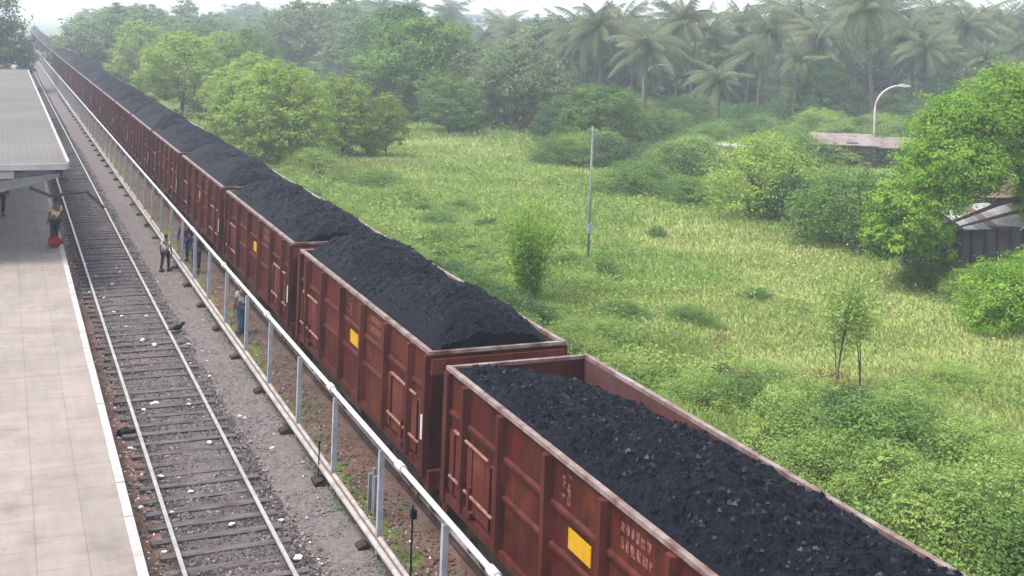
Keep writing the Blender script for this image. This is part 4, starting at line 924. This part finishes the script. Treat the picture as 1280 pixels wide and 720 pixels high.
# broad leaved weeds in lumps
X, Y, r = scatter_pixels(80000, 62)
lush = fbm(X/3.2+30, Y/3.2, 81, 3); nearT = np.clip(1-(X-10.5)/12, 0, 1); dryw = np.clip((fbm(X/11+8, Y/11+5, 75, 3)-.45)*4, 0, 1)*np.clip((X-15)/8, 0, 1)
k = r.random(len(X)) < np.clip((lush-.42)*5, .05, 1)*(.22+.78*nearT)*(1-.85*dryw)
X, Y, lush = X[k], Y[k], lush[k]; dist = np.sqrt(X*X+Y*Y); N = len(X); nb = 11
hgt = (.13+2.3*np.clip(lush-.42, 0, .5)*(.6+.6*np.clip(1-(X-10.5)/14, 0, 1)))*(.75+.008*dist)
C = np.stack([X[:, None]+r.normal(0, .22, (N, nb)), Y[:, None]+r.normal(0, .22, (N, nb)), field_z(X, Y)[:, None]+hgt[:, None]*r.uniform(.25, 1.1, (N, nb))], -1).reshape(-1, 3)
Nn = r.normal(size=C.shape)*.5+np.array([0, 0, .9]); Nn /= np.linalg.norm(Nn, axis=1, keepdims=True)
ln = np.repeat(.034+.0019*dist, nb)*r.uniform(.6, 1.4, len(C)); Vl, Ql = leaf_quads(C, Nn, ln, ln*.62, r)
tw = np.clip(.5+1.6*(fbm(X/1.6+9, Y/1.6, 83, 3)-.5)+.12*r.normal(size=N), 0, 1)[:, None]+r.normal(0, .14, (N, nb))
tag(quads("weed_undergrowth", Vl, Ql, L_weed, None, tw.ravel()), "broad leaved light green weeds growing through the field", kind="stuff")
# individual weed shrubs, some dark leaved to put shaded hollows into the colour
wsx = [(905, 470, 440, S_dark), (940, 500, 452, S_mid), (1085, 590, 520, S_mid), (1060, 560, 505, S_dark), (1170, 690, 620, S_weed), (1245, 720, 650, S_mid), (870, 510, 470, S_weed), (985, 560, 505, S_weed2), (1130, 560, 500, S_weed2), (1210, 600, 540, S_weed), (780, 395, 368, S_mid), (865, 400, 372, S_mid), (700, 330, 300, S_weed), (545, 280, 258, S_mid), (600, 320, 292, S_weed2), (620, 345, 318, S_weed), (505, 250, 225, S_weed), (830, 480, 440, S_weed2), (760, 420, 385, S_weed), (1030, 610, 555, S_weed), (1260, 640, 575, S_weed2), (1150, 540, 490, S_weed), (1010, 520, 478, S_weed2), (1190, 480, 440, S_weed), (740, 360, 335, S_weed2), (640, 300, 270, S_weed2), (470, 235, 205, S_mid), (570, 262, 238, S_weed), (1110, 640, 575, S_weed2), (1225, 690, 610, S_weed2), (960, 470, 438, S_weed), (690, 400, 365, S_weed)]
special = {2: "taller dark weed shrub beside the train, right of the thin sapling's foot", 0: "dark leaved shrub standing in for a shaded hollow left of the thin sapling in the field"}
for i, (px, by_, ty, pr) in enumerate(wsx):
    b0 = at_z(px, by_, -.75)
    if b0.x < 11.6: b0.x = 11.6+.4*(i % 3)
    s = (at_y(px, ty, b0.y).z+.8)/2.0; s = max(.18, min(.75, s))
    place(pr, (b0.x, b0.y, gz(b0.x, b0.y)-.12), i*1.9, (s*(1.6+.9*((i*7) % 5)/4), s*(1.5+.8*((i*3) % 4)/3), s*(.85 if by_ < 505 else 1.45)), special.get(i, "low light green weed shrub growing in the overgrown field"), "shrub", "weed shrubs in the overgrown field")
qs = random.Random(77)
for i in range(120):  # dark leaved picks stand in for shade between the weeds
    Yb = 9+qs.random()**1.2*60; xb = 10.9+bend(Yb)+abs(qs.gauss(0, 1))*(3.2 if i < 85 else 10)
    s = qs.uniform(.28, .75)*(1 if xb > 13 else .75) if xb < 16 else qs.uniform(.16, .34)
    place(qs.choice([S_weed, S_weed, S_light, S_mid, S_mid, S_dark]), (xb, Yb, gz(xb, Yb)-.05), qs.uniform(0, 6), (s*qs.uniform(1.2, 1.9), s*qs.uniform(1.2, 1.9), s), "low light green weed shrub growing in the overgrown field", "shrub", "weed shrubs in the overgrown field")
S_dry = shrub_proto(L_dry, 17, 90, 26, .08)
for i, (px, by_, ty) in enumerate([(935, 490, 452), (1092, 610, 560), (1195, 560, 530), (820, 440, 415), (1240, 420, 400), (720, 372, 352), (900, 420, 405), (1140, 470, 452)]):
    b0 = at_z(px, by_, -.75); s = max(.16, (at_y(px, ty, b0.y).z+.8)/2.0)
    place(S_dry, (b0.x, b0.y, gz(b0.x, b0.y)-.08), i*1.3, (s*1.3, s*1.3, s), "brown half dead shrub among the green weeds of the field", "shrub", "withered shrubs in the field")
# brown dry clump under the sapling
b0 = at_z(1025, 500, -.75); o = empty("dry_shrub", (b0.x, b0.y, -.8), 0, "dry brown clump of twigs at the foot of the thin sapling", "shrub")
crown("foliage", [((0, 0, .35), (.9, .7, .45))], 60, 14, .14, L_dry, 91, o, aspect=.25); MB().tube([(0, 0, -.1), (.1, 0, .5)], .02, 5).build("stem", M_bark, o)
# weeds along the railing foot and on the dirt
r = np.random.default_rng(95); n = 900; Yw = 9+r.random(n)**1.6*60; Xw = np.where(r.random(n) < .55, 6.14+r.normal(0, .12, n), r.uniform(6.3, 7.2, n)); k = fbm(Xw*1.5, Yw*.8, 97, 2) > .5; Xw, Yw = Xw[k], Yw[k]; n = len(Xw); nb = 6
C = np.stack([Xw[:, None]+r.normal(0, .09, (n, nb)), Yw[:, None]+r.normal(0, .09, (n, nb)), -.18+r.uniform(.02, .2, (n, nb))], -1).reshape(-1, 3); Nn = r.normal(size=C.shape)*.6+np.array([0, 0, .8]); Nn /= np.linalg.norm(Nn, axis=1, keepdims=True)
ln = r.uniform(.05, .11, len(C)); Vl, Ql = leaf_quads(C, Nn, ln, ln*.4, r); tag(quads("trackside_weeds", Vl, Ql, L_dark, None, r.random(len(C))), "small dark weeds along the railing foot", kind="stuff")

# prototypes of plants were only sources of copies: remove them
def kill(o):
    for ch in list(o.children): kill(ch)
    bpy.data.objects.remove(o)
for o in protos: kill(o)

# ------------------------------------------------------------------ haze
if HAZE_DENSITY > 0:
    hm = bpy.data.materials.new("haze"); hm.use_nodes = True; t = hm.node_tree; t.nodes.clear(); out = t.nodes.new("ShaderNodeOutputMaterial"); pv = t.nodes.new("ShaderNodeVolumePrincipled")
    pv.inputs["Color"].default_value = (.84, .91, 1.0, 1); pv.inputs["Density"].default_value = HAZE_DENSITY; pv.inputs["Anisotropy"].default_value = .2
    t.links.new(pv.outputs[0], out.inputs["Volume"])
    tag(MB().box(GX[0]-5, GX[1]+5, GY[0]-5, GY[1]+5, -3, 34).build("haze", hm), kind="stuff")
